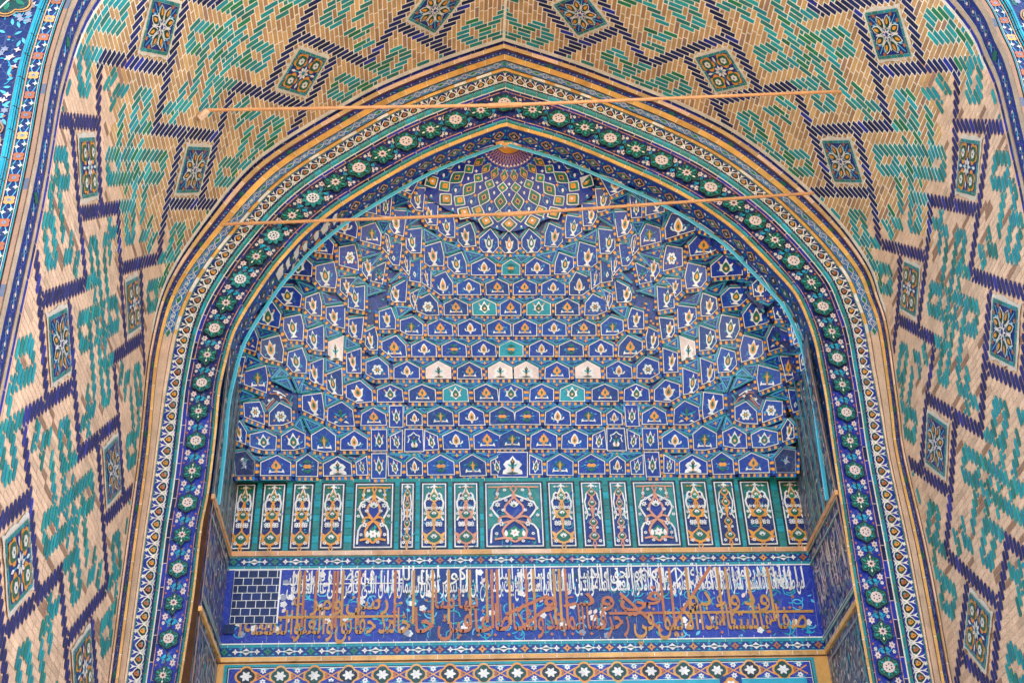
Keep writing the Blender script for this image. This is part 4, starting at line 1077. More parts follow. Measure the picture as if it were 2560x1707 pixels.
cells('F', ([(0,565),(85,615),(85,710),(0,710)],'half'), (ho((225,565),(125,622),(342,622),(125,715),(345,715)),'wv'), (ho((460,545),(382,605),(550,605),(395,718),(560,715)),'flat'),
 (ho((700,550),(598,610),(832,605),(605,708),(842,705)),'lily'), ([(955,515),(1050,530),(1050,705),(900,705),(885,595)],'dark'), (ho((80,362),(-15,425),(190,430),(-10,512),(198,512)),'tear'),
 ([(310,335),(418,395),(422,505),(330,525),(240,522),(232,400)],'cross'), ([(560,342),(655,400),(662,508),(570,510),(478,490),(470,385)],'drop'), ([(785,360),(905,385),(912,475),(810,505),(710,505),(698,405)],'drop'),
 ([(990,280),(1035,330),(1040,425),(952,460),(940,365)],'side'), ([(165,135),(275,185),(285,280),(200,322),(78,322),(85,200)],'tree'), ([(318,65),(470,85),(475,195),(315,275),(308,200)],'side'),
 ([(655,140),(738,215),(748,315),(640,312),(570,285),(568,185)],'flower'), ([(815,130),(945,140),(945,245),(790,305),(785,215)],'flower'), ([(995,45),(1075,55),(1090,205),(1035,225),(1015,160)],'plain'))
cells('B', (ho((240,590),(150,635),(335,640),(150,720),(338,722)),'wvw'), (ho((485,592),(395,640),(582,640),(392,722),(588,722)),'lily'), (ho((730,585),(638,635),(830,638),(640,718),(835,718)),'wvw'),
 (ho((975,585),(885,635),(1082,635),(888,720),(1088,720)),'tear'), ([(1200,555),(1300,590),(1305,680),(1235,722),(1128,718),(1130,620)],'flower'), (ho((120,420),(30,462),(215,462),(28,545),(215,545)),'flatT',1),
 (ho((365,415),(270,462),(460,462),(268,545),(460,545)),'tear'), (ho((600,418),(508,460),(695,460),(505,545),(698,545)),'flat'), (ho((835,412),(745,460),(935,460),(745,545),(938,545)),'tear'),
 ([(1055,380),(1168,430),(1170,490),(1095,548),(980,545),(985,458)],'lily'), (ho((230,250),(140,292),(325,292),(138,380),(325,380)),'lily'), (ho((460,250),(372,292),(558,292),(370,378),(560,380)),'tear'),
 (ho((700,250),(608,295),(798,295),(605,378),(800,378)),'lily'), ([(915,230),(1015,260),(1018,340),(960,372),(845,375),(840,292)],'cross'), ([(1085,160),(1180,190),(1182,325),(1060,325),(1055,250)],'side'),
 ([(1218,312),(1295,350),(1300,450),(1270,490),(1210,492),(1200,400)],'side'), (ho((115,85),(35,128),(198,128),(35,218),(198,218)),'lily',1), (ho((340,85),(248,128),(435,128),(248,215),(435,215)),'dropT'),
 (ho((570,85),(478,130),(662,130),(478,215),(665,215)),'lily'), ([(775,48),(880,100),(880,185),(800,218),(710,215),(715,120)],'flower'), ([(858,12),(930,50),(930,110),(905,165),(880,90)],'nar'))
cells('A', (ho((225,760),(140,800),(320,800),(138,885),(320,885)),'lily'), (ho((455,760),(368,800),(550,800),(365,885),(552,885)),'tear'), ([(640,705),(745,750),(748,845),(690,888),(590,885),(588,795)],'tear'),
 ([(758,700),(825,668),(832,790),(765,840)],'nar'), (ho((118,605),(50,650),(190,650),(48,725),(190,725)),'flatT',1), (ho((310,590),(238,645),(430,645),(235,728),(432,728)),'tear'), ([(505,548),(618,590),(620,665),(565,720),(470,720),(475,630)],'sideg'),
 ([(670,465),(800,505),(808,630),(770,660),(655,655),(650,580)],'side'), ([(838,605),(915,622),(930,775),(845,790)],'plain'), ([(922,577),(990,560),(995,660),(938,730),(925,680)],'nar'), ([(950,768),(1065,830),(1083,882),(1080,927),(1060,942),(970,944)],'side'),
 ([(102,375),(175,450),(178,520),(140,550),(70,550),(40,520),(38,450)],'vase',1), ([(265,360),(358,440),(360,510),(330,545),(250,550),(208,500),(208,440)],'vaseg'), ([(425,315),(528,360),(530,460),(490,505),(390,495),(395,400)],'side'),
 ([(568,250),(680,270),(685,380),(620,430),(560,430),(555,330)],'sideg'), ([(688,155),(800,160),(805,270),(770,330),(700,335)],'side'), ([(795,42),(890,40),(915,150),(870,215),(815,225),(805,130)],'sideg'),
 ([(820,360),(950,375),(950,515),(915,555),(835,555)],'sideg'), ([(945,225),(1050,220),(1085,350),(1050,400),(975,425)],'side'), ([(1070,85),(1165,140),(1165,265),(1085,270)],'drop'), ([(1202,62),(1310,100),(1344,130),(1344,220),(1200,250)],'sideg'),
 ([(1200,320),(1310,355),(1318,460),(1160,500),(1155,410)],'cross'), ([(1092,420),(1120,402),(1140,520),(1095,570),(1080,500)],'nar'), ([(985,480),(1070,480),(1095,600),(1060,650),(1010,655)],'plain'), ([(1115,630),(1230,685),(1240,780),(1150,800),(1130,700)],'tree'),
 ([(1165,572),(1300,640),(1308,700),(1270,760),(1255,680)],'nar'))
CEL.append(([(1260+x/3.2, 300+y/3.2) for x, y in [(758,438),(880,472),(960,520),(960,555),(850,605)]], 'side', False))
cells('D', ([(125,170),(305,215),(310,305),(80,375),(72,290)],'tear'), ([(345,338),(500,378),(508,448),(400,495),(275,508),(262,430)],'lily'), ([(540,505),(685,568),(690,660),(445,680),(440,590)],'drop'), ([(85,430),(208,452),(212,590),(60,630),(62,545)],'flower'),
 ([(255,568),(398,600),(402,705),(360,760),(245,772),(232,680)],'sideg'), ([(845,672),(945,822),(785,835),(772,740)],'tear'), ([(348,250),(470,335),(352,300)],'tri'), ([(545,390),(630,460),(550,460)],'tri'), ([(725,540),(808,635),(735,645)],'tri'), ([(75,690),(200,695),(205,790),(155,840),(130,760)],'nar'))
cells('E', ([(590,0),(735,-5),(738,75),(665,140),(535,155),(520,65)],'sideg'), ([(10,-13),(138,8),(145,155),(20,180)],'sideg'), ([(375,42),(480,80),(490,165),(435,220),(362,222),(358,125)],'side'), ([(765,118),(890,158),(898,270),(860,285),(712,318),(695,215)],'drop'),
 ([(1020,110),(1082,240),(955,250),(935,160)],'half'), ([(172,140),(318,158),(322,245),(265,300),(180,322)],'side'), ([(525,215),(660,240),(668,330),(630,410),(515,418),(505,310)],'sideg'), ([(935,308),(1060,355),(1065,455),(905,505),(888,405)],'tree'),
 ([(1080,300),(1115,285),(1158,425),(1105,448)],'half'), ([(700,378),(850,418),(855,520),(830,550),(685,590),(672,490)],'side'), ([(25,235),(140,250),(148,350),(125,390),(50,410)],'side'), ([(345,298),(470,340),(482,430),(440,490),(350,500)],'sideg'),
 ([(190,385),(308,430),(315,530),(270,560),(210,578)],'wvw'), ([(520,478),(630,510),(645,610),(600,665),(500,675),(490,580)],'sideg'), ([(55,480),(170,520),(175,670),(65,675)],'side'), ([(355,560),(460,600),(470,720),(450,740),(370,768)],'side'),
 ([(820,618),(995,665),(1000,760),(825,825),(808,720)],'cross'), ([(995,548),(1115,550),(1120,700),(1045,750),(1020,640)],'lily'), ([(1145,540),(1190,490),(1210,620),(1160,660)],'flower'), ([(1160,695),(1225,720),(1240,830),(1165,885)],'half'),
 ([(75,735),(185,770),(190,865),(108,910),(-12,900),(-12,815)],'side'), ([(215,640),(335,685),(338,800),(300,835),(220,850)],'sideg'))
TRI = []
def tris(w, *L):
    for q in L: TRI.append(wp(w, q))
tris('D', [(0,200),(100,170),(50,275)], [(100,410),(320,335),(195,425)], [(270,555),(510,500),(400,570)], [(570,510),(690,520),(690,545)], [(620,700),(810,665),(740,720)], [(395,790),(550,725),(500,820)], [(75,655),(215,640),(210,680)], [(0,460),(60,430),(20,530)], [(15,730),(60,690),(110,735)])
tris('E', [(190,110),(355,40),(325,130)], [(395,10),(525,0),(495,45)], [(550,195),(720,160),(680,220)], [(800,95),(985,90),(900,130)], [(385,275),(498,230),(480,310)], [(225,360),(330,310),(320,390)], [(85,455),(170,400),(175,480)], [(735,355),(910,305),(870,395)], [(945,285),(1050,295),(1050,325)], [(505,455),(645,445),(640,480)], [(360,545),(470,535),(465,575)], [(225,620),(335,570),(335,660)], [(1000,520),(1165,470),(1120,525)], [(850,590),(975,540),(1000,640)], [(700,630),(805,620),(775,710)], [(515,715),(600,715),(565,805)], [(640,690),(690,650),(740,700)], [(415,800),(530,760),(540,820)], [(920,855),(1030,810),(1055,890)], [(110,715),(195,710),(195,745)], [(1150,680),(1220,665),(1220,685)], [(615,800),(740,735),(650,720)])
tris('F', [(195,115),(290,75),(290,165)], [(345,320),(465,265),(425,355)], [(500,270),(540,320),(480,360)], [(590,345),(720,365),(670,385)], [(830,345),(940,320),(915,355)], [(320,45),(480,40),(400,20)], [(870,85),(965,45),(995,105)], [(1035,265),(1150,235),(1150,270)], [(490,555),(630,560),(565,590)], [(770,555),(890,560),(850,585)], [(270,560),(400,560),(350,600)], [(40,570),(150,575),(95,600)], [(120,370),(270,350),(215,400)])
tris('A', [(335,570),(480,540),(450,630)], [(520,520),(645,470),(630,555)], [(685,440),(805,370),(795,470)], [(820,265),(935,225),(950,345)], [(925,140),(1055,80),(1055,190)], [(1085,65),(1175,70),(1175,150)], [(1090,315),(1180,310),(1135,400)], [(1150,555),(1330,505),(1305,595)], [(1100,590),(1140,560),(1240,670)], [(945,735),(1000,715),(1090,800)], [(985,460),(1065,440),(1065,475)], [(835,590),(915,590),(910,620)], [(650,690),(740,700),(745,725)], [(1225,290),(1344,245),(1330,340)], [(1160,855),(1270,820),(1270,890)], [(790,860),(830,820),(870,890)], [(160,575),(270,580),(200,625)], [(490,765),(590,755),(580,790)])
tris('B', [(930,160),(1050,152),(1030,232)])
def row_tris():                                    # the soffits between the straight rows' peaks
    H_ = [c for c, m, ax in CEL if len(c) == 5 and abs(c[1][1]-c[4][1]) < 8 and c[0][0] < 1700 and c[0][1] > 690]
    for a in H_:
        for b in H_:
            d = b[0][0]-a[0][0]
            if 25 < d < 85 and abs(a[0][1]-b[0][1]) < 7 and b[4][0]-a[1][0] < 22:
                TRI.append([(a[0][0]+12, a[0][1]-2), (b[0][0]-12, b[0][1]-2), ((a[1][0]+b[4][0])/2, (a[1][1]+b[4][1])/2-4)])
row_tris()
def axis_x(y): return 1272+(y-344)*.0165
def axis_tris():
    for P, k, ax in CEL:
        if len(P) == 5 and not ax and 18 < P[0][0]-axis_x(P[0][1]) < 52 and abs(P[1][1]-P[4][1]) < 8 and P[0][1] > 690:
            a = axis_x(P[0][1]); TRI.append([(2*a-P[0][0]+12, P[0][1]-2), (P[0][0]-12, P[0][1]-2), (a, P[4][1]-4)])
axis_tris()
tris('C', [(280,550),(480,550),(385,600)], [(540,548),(720,548),(635,595)], [(800,548),(940,552),(880,595)], [(1000,560),(1165,552),(1050,605)], [(670,355),(860,358),(745,395)], [(1050,355),(1160,355),(1160,395)], [(1150,172),(1235,172),(1150,215)], [(950,172),(1020,172),(1020,215)])
def motif(S, k):
    def tend(n=5):
        for _ in range(n):
            x, y = random.uniform(-.8, .8), random.uniform(-.7, .5); S.poly(lens(x, y, x+random.uniform(-.35, .35), y+random.uniform(-.25, .3), .06), random.choice(['aqua', 'turq', 'sky']), 3)
        for s in (-1, 1): S.line([(s*.1, -.5), (s*.45, -.2), (s*.7, -.35)], .05, 'aqua', 3)
    def wings(y=-.62):
        for s in (-1, 1): S.poly([(s*.1, y+.08), (s*.5, y+.06), (s*.62, y+.3), (s*.72, y+.08), (s*.75, y-.16), (s*.55, y-.06), (s*.1, y-.06)], 'white', 5)
    if k in ('tear', 'drop', 'dropT', 'vase', 'vaseg', 'side', 'sideg', 'half', 'nar', 'cross', 'lily', 'tree', 'flower', 'flat', 'plain'): tend(3 if k in ('nar', 'half') else 6)
    if k == 'lily':
        wings(); S.poly(lobed(3, .5, .3, 0, .12, 24, math.pi/2), 'orange', 5); S.poly([(0, .85), (.25, .35), (-.25, .35)], 'orange', 5); S.poly([(-.07, 0), (.07, 0), (.14, -.6), (0, -.8), (-.14, -.6)], 'orange', 5); S.poly(lens(0, -.15, 0, .45, .12), 'green', 6)
    elif k == 'cross':
        wings(-.55); S.poly(lobed(4, .5, .35, 0, .15, 24), 'green', 5); S.poly(lens(0, -.7, 0, .6, .1), 'orange', 6); S.poly(lens(-.28, .15, .28, .15, .07), 'orange', 6)
    elif k in ('tear',):
        for s in (-1, 1): S.line(arc(s*.33, -.1, .28, 90-s*80, 90-s*300, 8, .3), .13, 'white', 5)
        S.poly(drop(0, .02, .38, .62), 'white', 5); S.poly(drop(0, 0, .25, .44), 'orange', 6); S.poly(drop(0, -.05, .11, .2, 5), 'green', 7); S.poly(circ(0, -.72, .12, 6), 'white', 5)
    elif k in ('drop', 'dropT', 'half'):
        S.poly([(-.5, .1), (-.62, .45), (-.3, .3), (0, 1), (.3, .3), (.62, .45), (.5, .1), (.6, -.35), (.3, -.45), (0, -.85), (-.3, -.45), (-.6, -.35)], 'white', 5)
        S.poly(drop(0, -.05, .34, .5), 'green', 6); S.poly(circ(0, -.12, .15, 6, .2), 'orange', 7); S.poly(circ(0, -.12, .07, 5, .09), 'white', 8)
        for s in (-1, 1): S.poly(circ(s*.62, .55, .12, 6), 'orange', 4)
    elif k in ('vase', 'vaseg', 'side', 'sideg', 'nar'):
        g = k in ('vaseg', 'sideg'); w = 1 if k != 'nar' else .8
        S.poly([(-.5*w, .2), (-.62*w, .5), (-.25*w, .4), (0, .95), (.25*w, .4), (.62*w, .5), (.5*w, .1), (.4*w, -.3), (.12, -.6), (.45*w, -.85), (-.45*w, -.85), (-.12, -.6), (-.4*w, -.3)], 'white', 5)
        S.poly(drop(0, .1, .33*w, .45), 'green' if g else 'orange', 6); S.poly(drop(0, .08, .17*w, .25, 6), 'white' if k[:4] == 'vase' else ('orange' if g else 'green'), 7)
    elif k in ('flat', 'flatT'):
        S.poly([(-.5, 0), (-.25, .25), (0, .16), (.25, .25), (.5, 0), (.25, -.25), (0, -.16), (-.25, -.25)], 'orange', 6)
        for s in (-1, 1): S.poly([(-.55, s*.45), (0, s*.8), (.55, s*.45), (.2, s*.4), (0, s*.3), (-.2, s*.4)], 'green', 5)
        for s in (-1, 1): S.poly(lens(s*.5, 0, s*.8, .1, .06), 'sky', 5)
    elif k in ('wv', 'wvw', 'wvb'):
        bgc, fg = ('white', 'dgreen') if k != 'wvb' else ('cobalt', 'dgreen')
        if k == 'wvb': S.line([(-.8, -.2), (-.6, .2), (-.75, .5), (-.3, .65), (0, .9), (.3, .65), (.75, .5), (.6, .2), (.8, -.2)], .12, 'white', 4); S.poly(lobed(3, .45, .3, 0, -.35, 20, math.pi/2), 'white', 4)
        else: S.poly([(-.85, -.9), (-.8, -.55), (-.55, -.35), (-.8, .05), (-.55, .4), (-.3, .5), (0, .9), (.3, .5), (.55, .4), (.8, .05), (.55, -.35), (.8, -.55), (.85, -.9)], bgc, 4)
        S.poly(lens(0, -.75, 0, .75, .14), fg, 6); S.poly(circ(0, .3, .2, 8), fg, 6); S.poly(lens(-.45, .12, 0, -.2, .08), 'teal3', 6); S.poly(lens(.45, .12, 0, -.2, .08), 'teal3', 6); S.poly(lens(-.55, -.78, .55, -.78, .1), fg, 6); S.poly(circ(0, -.5, .13, 6), 'orange', 7); S.poly(circ(0, .35, .08, 6), 'orange', 7)
    elif k == 'tree':
        S.poly(lens(0, -.75, 0, .8, .12), 'green', 6); S.poly(circ(0, .4, .2, 8), 'green', 6); S.poly(star(4, .26, .14, 0, -.4), 'orange', 7)
        for s in (-1, 1): S.poly(lens(0, -.1, s*.6, .25, .07), 'aqua', 5); S.poly(circ(s*.5, -.1, .12, 6), 'orange', 6); S.poly([(s*.25, -.65), (s*.8, -.8), (s*.5, -.5)], 'white', 5)
    elif k == 'flower':
        S.poly(lobed(6, .62, .3, 0, 0, 36), 'white', 5); S.poly(star(6, .42, .18), 'green', 6); S.poly(star(4, .2, .1), 'orange', 7)
        for s in (-1, 1): S.poly(circ(s*.75, -.45, .12, 6), 'orange', 5)
    elif k == 'plain': S.poly(lobed(4, .3, .3, .3, -.3, 20), 'white', 5); S.poly(circ(.3, -.3, .12, 6), 'green', 6)
    elif k == 'tri': S.poly(star(4, .4, .15, 0, -.2), 'orange', 5)
    elif k == 'dark':
        for _ in range(8): S.poly(lens(random.uniform(-.7, .7), random.uniform(-.8, .6), random.uniform(-.7, .7), random.uniform(-.8, .6), .08), random.choice(['grey', 'tealg', 'white', 'cobalt']), 5)
        S.poly(star(6, .35, .18, .1, 0), 'grey', 6)
def checks(c, a, b, n_in, w0, w1, h, full=False):      # alternating ochre and blue bricks beside an edge
    l = math.hypot(b[0]-a[0], b[1]-a[1]); n = max(2, int(round(l/7.5))); dx, dy = (b[0]-a[0])/l, (b[1]-a[1])/l; nx, ny = n_in
    for i in range(n):
        t0, t1 = l*i/n+.5, l*(i+1)/n-.5
        P = [(a[0]+dx*t0+nx*w0, a[1]+dy*t0+ny*w0), (a[0]+dx*t1+nx*w0, a[1]+dy*t1+ny*w0), (a[0]+dx*t1+nx*w1, a[1]+dy*t1+ny*w1), (a[0]+dx*t0+nx*w1, a[1]+dy*t0+ny*w1)]
        c.poly(P, 'orange' if i % 2 else random.choice(['cobalt', 'navy', 'blue2']), h, .1)
def cell_canvas(P, k):
    c = Cv(); sgn = 1
    A = sum(P[i][0]*P[(i+1) % len(P)][1]-P[(i+1) % len(P)][0]*P[i][1] for i in range(len(P)))
    sgn = 1 if A > 0 else -1
    n = len(P)
    ys = sorted(p[1] for p in P); thr = ys[0]+.32*(ys[-1]-ys[0])
    for i in range(n):
        a, b = P[i], P[(i+1) % n]; l = math.hypot(b[0]-a[0], b[1]-a[1])
        if l < 3: continue
        nx, ny = (b[1]-a[1])/l*sgn, -(b[0]-a[0])/l*sgn       # outwards
        if ny < -.28 and (a[1]+b[1])/2 < thr+12:             # roof edges: turquoise fillets
            c.poly([(a[0]+nx*w, a[1]+ny*w) for w in (3.2,)]+[(b[0]+nx*w, b[1]+ny*w) for w in (3.2, 6.5)]+[(a[0]+nx*6.5, a[1]+ny*6.5)], random.choice(['turq', 'aqua', 'turq']), 1)
            c.poly([(a[0]+nx*7.2, a[1]+ny*7.2), (b[0]+nx*7.2, b[1]+ny*7.2), (b[0]+nx*8.4, b[1]+ny*8.4), (a[0]+nx*8.4, a[1]+ny*8.4)], 'brickb', 0)
        else:
            e = (b[0]+(b[0]-a[0])/l*3, b[1]+(b[1]-a[1])/l*3); s = (a[0]-(b[0]-a[0])/l*3, a[1]-(b[1]-a[1])/l*3)
            if nx < -.6: checks(c, s, e, (nx, ny), 3.2, 9.5, 0)
            else: checks(c, s, e, (nx, ny), 3.2, 10.6, 1)
            if ny > .6: c.poly([(a[0]+nx*10.4, a[1]+ny*10.4), (b[0]+nx*10.4, b[1]+ny*10.4), (b[0]+nx*12.4, b[1]+ny*12.4), (a[0]+nx*12.4, a[1]+ny*12.4)], 'turq', 0)
    c.poly(off(P, 3.), 'black', 2); c.poly(off(P, 1.4), 'white' if k != 'dark' else 'grey', 3, .04)
    c.poly(off(P, -.6), {'dropT': 'turq', 'flatT': 'turq', 'wvw': 'pinkw', 'dark': 'navy2'}.get(k, random.choice(['cobalt', 'blue', 'cobalt', 'dblue'])), 4)
    xs = [p[0] for p in P]; yy = [p[1] for p in P]; cx, cy = sum(xs)/n, sum(yy)/n
    # pale radiating joints of the ground
    for i in range(9):
        a = i*.7+.2; r0, r1 = .28, .62
        w_, h_ = (max(xs)-min(xs))*.5, (max(yy)-min(yy))*.5
        if k not in ('wvw',): c.line([(cx+w_*r0*math.cos(a), cy+h_*r0*math.sin(a)), (cx+w_*r1*math.cos(a), cy+h_*r1*math.sin(a))], .45, 'blue2', 5)
    tilt = 0
    if k in ('side', 'sideg', 'half', 'plain', 'nar'): tilt = .12
    w = (max(xs)-min(xs))*.40; h = (max(yy)-min(yy))*.42
    w = min(w, h*1.25)
    sh = 3 if k in ('side', 'sideg') else 0
    S = Aff(c, (cx+sh, cy+1), (w*math.cos(tilt), w*math.sin(tilt)), (h*math.sin(tilt)*1.0, -h*math.cos(tilt)), 1.5)
    motif(S, k)
    return c
def tri_canvas(P):
    c = Cv(); c.poly(off(P, 4.2), 'turq', 0); c.poly(off(P, 2.2), 'black', 1); c.poly(off(P, 1.2), 'sky', 2, .05); c.poly(off(P, -.5), 'cobalt', 3)
    cx, cy = sum(p[0] for p in P)/3, sum(p[1] for p in P)/3
    r = min(5, .18*min(max(p[0] for p in P)-min(p[0] for p in P), 2.2*(max(p[1] for p in P)-min(p[1] for p in P))))
    for i in range(3): c.poly(lens(cx, cy, cx+(P[i][0]-cx)*.55, cy+(P[i][1]-cy)*.55, r*.28), random.choice(['aqua', 'turq']), 4)
    c.poly(star(4, r, r*.5, cx, cy), 'orange' if random.random() < .65 else 'green', 5)
    return c
NT = 12
def tier_of(P):
    q = bp(sum(p[0] for p in P)/len(P), sum(p[1] for p in P)/len(P), 10.8); return min(NT-1, max(0, int((q[2]-6.0)/(9.3-6.0)*NT)))
def inside(px, py):
    q = bp(px, py, YI); x, z = abs(q[0]-.69), q[2]-ZB
    if z < .25: return abs(bp(px, py, YN)[0]-X0) < 2.78 and bp(px, py, YN)[2] > ZB+.03
    return math.hypot(x, z) < float(Tr(math.atan2(z, x)))+.05
SH = [Cv() for _ in range(NT)]; st_ = 14.        # dark bed of each tier
for i in range(int(1700/st_)):
    for j in range(int(920/st_)):
        x, y = 440+i*st_, 320+j*st_
        if inside(x+st_/2, y+st_/2) or inside(x, y) or inside(x+st_, y+st_):
            SH[tier_of([(x+7, y+7)])].poly([(x, y), (x+st_, y), (x+st_, y+st_), (x, y+st_)], random.choice(['dblue', 'navy', 'cobalt']), -14, .07)
rnd = random.Random(9)
for _ in range(3200):                              # small mosaic scraps in the gaps between the cells
    x, y = rnd.uniform(500, 2080), rnd.uniform(420, 1195)
    if inside(x, y): SH[tier_of([(x, y)])].poly([(x+a, y+b) for a, b in ((-3, -2.5), (3, -2), (2.5, 2.5), (-2.5, 2))], rnd.choice(['orange', 'turq', 'aqua', 'cobalt', 'turq', 'orange']), -10)
TO = [build(c, 'muqarnas_tier', tiltmap, muq) for c in SH]
for P in TRI:
    cx_, cy_ = sum(p[0] for p in P)/3, sum(p[1] for p in P)/3
    for mir_ in ((False,) if abs(cx_-axis_x(cy_)) < 7 else (False, True)): build(tri_canvas(P), 'soffit_tile', muq_map(P, 1.1, 0., mir_), TO[tier_of(P)])
for P, k, axis in CEL:
    for mir_ in ((False,) if axis else (False, True)):
        build(cell_canvas(P, k), 'tiled_cell', muq_map(P, .75, .006, mir_), TO[tier_of(P)])
# squinch niches in the two lower corners
for mir_ in (False, True):
    c = Cv(); P0 = wp('F', [(540,110),(560,80),(760,60),(800,110),(760,190),(690,110),(570,170)])
    c.poly(P0, 'navy2', 0)
    for L, col, w in (([(560,160),(600,110),(680,65),(720,70)], 'rust', 3), ([(600,90),(660,50),(700,45)], 'white', 2.5), ([(690,110),(760,190),(820,120)], 'rust', 3.5), ([(545,85),(570,120),(555,160)], 'turq', 3), ([(700,100),(760,165),(800,110)], 'white', 1.5)):
        c.line(wp('F', L), w, col, 2)
    for x, y in ((640,95),(660,60),(735,120)): c.poly(star(5, 5, 2.4, *wp('F', [(x,y)])[0]), 'white', 3); 
    build(c, 'squinch_niche', muq_map(P0, .6, .03, mir_), muq)
# ---- the sunburst over the cells
c = Cv(); O = (1273., 352.)
def pol(r, a): return (O[0]+r*math.sin(a)*1.03, O[1]+r*math.cos(a)*.97)
amax = D2R(73)
def rmax(a):                                       # lower rim of the burst, stepping up towards the sides
    d = abs(math.degrees(a)); return 228+6*math.cos(8*a) if d < 35 else 228+(d-35)*.9 if d < 60 else 222-(d-60)*1.2
N_ = 36
for i in range(N_):
    a0, a1 = -amax+2*amax*i/N_, -amax+2*amax*(i+1)/N_
    for q in range(12):
        f0, f1 = q/12, (q+1)/12
        c.poly([pol(6+(rmax(a0)-6)*f0, a0), pol(6+(rmax(a1)-6)*f0, a1), pol(6+(rmax(a1)-6)*f1, a1), pol(6+(rmax(a0)-6)*f1, a0)], 'cobalt', 1, 0)
c.poly([pol(34, D2R(q)) for q in range(-88, 89, 8)]+[O], 'orange', 8); c.poly([pol(r, D2R(q)) for q, r in zip(range(-80, 81, 8), [26, 19]*11)]+[O], 'white', 9); c.poly([pol(13, D2R(q)) for q in range(-85, 86, 10)]+[O], 'green2', 10)
def loz(r, a, dr, da, col, h, k=.35):
    P = [(r-dr, a), (r-dr*k, a+da*.72), (r, a+da), (r+dr*k, a+da*.72), (r+dr, a), (r+dr*k, a-da*.72), (r, a-da), (r-dr*k, a-da*.72)]
    c.poly([pol(x, y) for x, y in P], col, h)
S_ = D2R(15.2); ks = [i for i in range(-5, 6)]
for i in range(-10, 11):                            # fine rust net near the centre
    a = i*S_*.5
    if abs(a) > amax: continue
    for s in (-1, 1): c.line([pol(r, a+s*S_*.25*w) for r, w in ((36, .3), (44, 1), (54, .1), (62, .8), (70, .1))], 1.1, 'salmon', 4)
    c.poly(star(4, 3.2, 1.8, *pol(66, a+S_*.25)), 'white', 4); c.poly(star(4, 3, 1.6, *pol(78, a+S_*.5*.5)), 'sky', 4)
for i in ks:
    a = (i+.5)*S_
    if abs(a) < amax-.05:
        loz(91, a, 18, S_*.42, 'ochre', 4); loz(91, a, 15.5, S_*.34, 'green', 5); loz(95, a, 7, S_*.17, 'orange', 6); loz(95, a, 3, S_*.07, 'rust', 7)
        loz(122, a, 15, S_*.42, 'white', 4); loz(122, a, 12.5, S_*.34, 'green2', 5); c.poly(star(4, 4.6, 3, *pol(122, a)), 'orange', 6)
        loz(158, a, 25, S_*.40, 'white', 4); loz(158, a, 22.3, S_*.335, 'green', 5); loz(158, a, 9.5, S_*.17, 'orange', 6, .2); loz(158, a, 6, S_*.10, 'navy', 7, .2)
        loz(196, a, 17, S_*.34, 'white', 4); loz(196, a, 14.5, S_*.28, 'green2', 5); loz(194, a, 9, S_*.16, 'orange', 6); c.poly(circ(*pol(193, a), 1.6, 5), 'rust', 7)
    b = i*S_
    if abs(b) < amax-.06:
        c.poly(star(4, 5.2, 2.2, *pol(112, b)), 'white', 4); c.poly(drop(*pol(139, b), 2.6, 4, 5), 'white', 4); c.poly(star(4, 5, 2.6, *pol(163, b)), 'orange', 4); c.poly(drop(*pol(182, b), 3.2, 4.6, 5), 'white', 4)
        for s in (-1, 1): c.line([pol(165, b), pol(176, b+s*.05), pol(190, b+s*.03)], 1.3, 'aqua', 3)
        loz(216, b, 20, S_*.36, 'white', 4); loz(216, b, 17, S_*.29, 'green', 5); loz(214, b, 11, S_*.2, 'orange', 6); c.poly(circ(*pol(213, b), 3.4, 7), 'white', 7)
for s in (-1, 1):
    for i in range(7): c.poly(circ(*pol(100+18*i, s*(amax-.07)), 2.2, 6), 'white' if i % 2 else 'orange', 4)
    c.poly([pol(40, s*amax), pol(225, s*(amax-.0)), pol(225, s*(amax+.035)), pol(40, s*(amax+.03))], 'white', 2)
for i in range(-9, 10):
    a = i*S_*.5
    if abs(a) < amax-.05:
        x, y = pol(rmax(a)-8, a); c.poly(circ(x, y, 2.6, 6), 'white', 4); c.poly(lens(x-5, y+3, x+5, y+5, 2), 'aqua', 3)
build(c, 'sunburst', lambda u, v, h: tiltmap(u, v, h+4), muq)
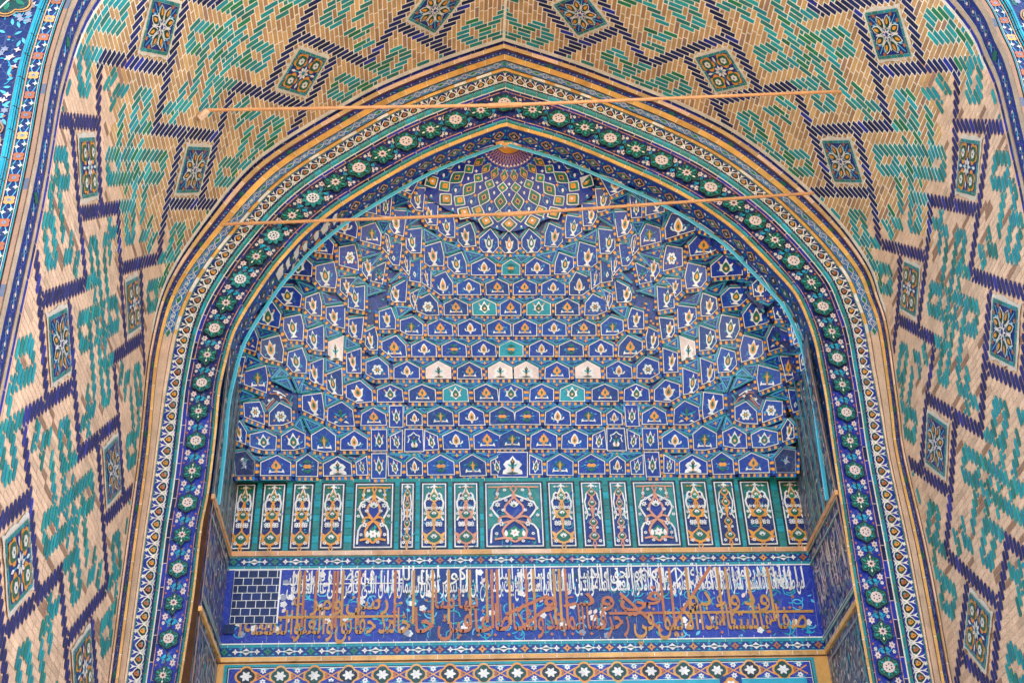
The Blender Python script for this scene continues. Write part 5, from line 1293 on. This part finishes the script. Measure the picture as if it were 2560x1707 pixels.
# ================================================================== iron tie rods under the vault
def tube(cv, a, b, r, col, n=8, seg=14, sag=0., r2=None):
    a, b = np.array(a), np.array(b); d = (b-a)/np.linalg.norm(b-a); e1 = np.cross(d, [0, 1, .2]); e1 /= np.linalg.norm(e1); e2 = np.cross(d, e1)
    R = []
    for i in range(seg+1):
        t = i/seg; p = a+(b-a)*t+np.array([0, 0, -sag*math.sin(math.pi*t)]); rr = r+(0 if r2 is None else (r2-r)*t)
        R.append([tuple(p+rr*(math.cos(2*math.pi*j/n)*e1+math.sin(2*math.pi*j/n)*e2)) for j in range(n)])
    for i in range(seg):
        for j in range(n): cv.poly3([R[i][j], R[i][(j+1) % n], R[i+1][(j+1) % n], R[i+1][j]], col, .04)
    cv.poly3(R[0], col); cv.poly3(R[-1], col)
ID = lambda x, y, z: (x, y, z)
def P3(px, py, Y): q = bp(px, py, Y); return (q[0], q[1], q[2]+GZ)
def hitv(px, py, sd):                              # survey point on the vault
    best = None
    for Y in np.arange(6.4, 10, .01):
        q = bp(px, py, Y); 
        z, x = PO[sd][:, 1], PO[sd][:, 0]
        if q[2] > z[0]: return Y
        xi = np.interp(-q[2], -z, x)
        if (sd == 'L' and q[0] <= xi) or (sd == 'R' and q[0] >= xi): return Y
    return 9.9
def rod(label, l, r, mid, Yl, Yr, br):
    a, b = np.array(P3(*l, Yl)), np.array(P3(*r, Yr)); md = np.array(P3(*mid, (Yl+Yr)/2+.0))
    t = thing('tie_rod', label, 'tie rod', tuple((a+b)/2), 'iron tie rods spanning the vault')
    for p, q in ((a, md), (md, b)):
        c = Cv(); tube(c, p, q, .0165, 'rod'); build(c, 'bar', ID, t, MATTE)
    c = Cv(); d = (b-a)/np.linalg.norm(b-a); tube(c, md-d*.16, md+d*.16, .024, 'rod', 8, 6); build(c, 'coupling', ID, t, MATTE)
    for e in br:
        c = Cv(); tube(c, e[0], e[1], .03, 'peach', 8, 3, 0, .04); build(c, 'anchor', ID, t, MATTE)
Yl, Yr = hitv(500, 277, 'L'), hitv(2105, 229, 'R')
rod('upper painted iron rod, ending on bare brick on both flanks of the vault', (520, 276), (2106, 229), (1262, 263.5), Yl-.02, Yr, [(P3(520, 276, Yl-.03), P3(499, 297, Yl+.02))])
Y2r = hitv(2035, 483, 'R')
rod('lower painted iron rod, crossing the blue half-dome below the sunburst', (557, 561), (2034, 483), (1283, 535), 9.9, 9.75, [])
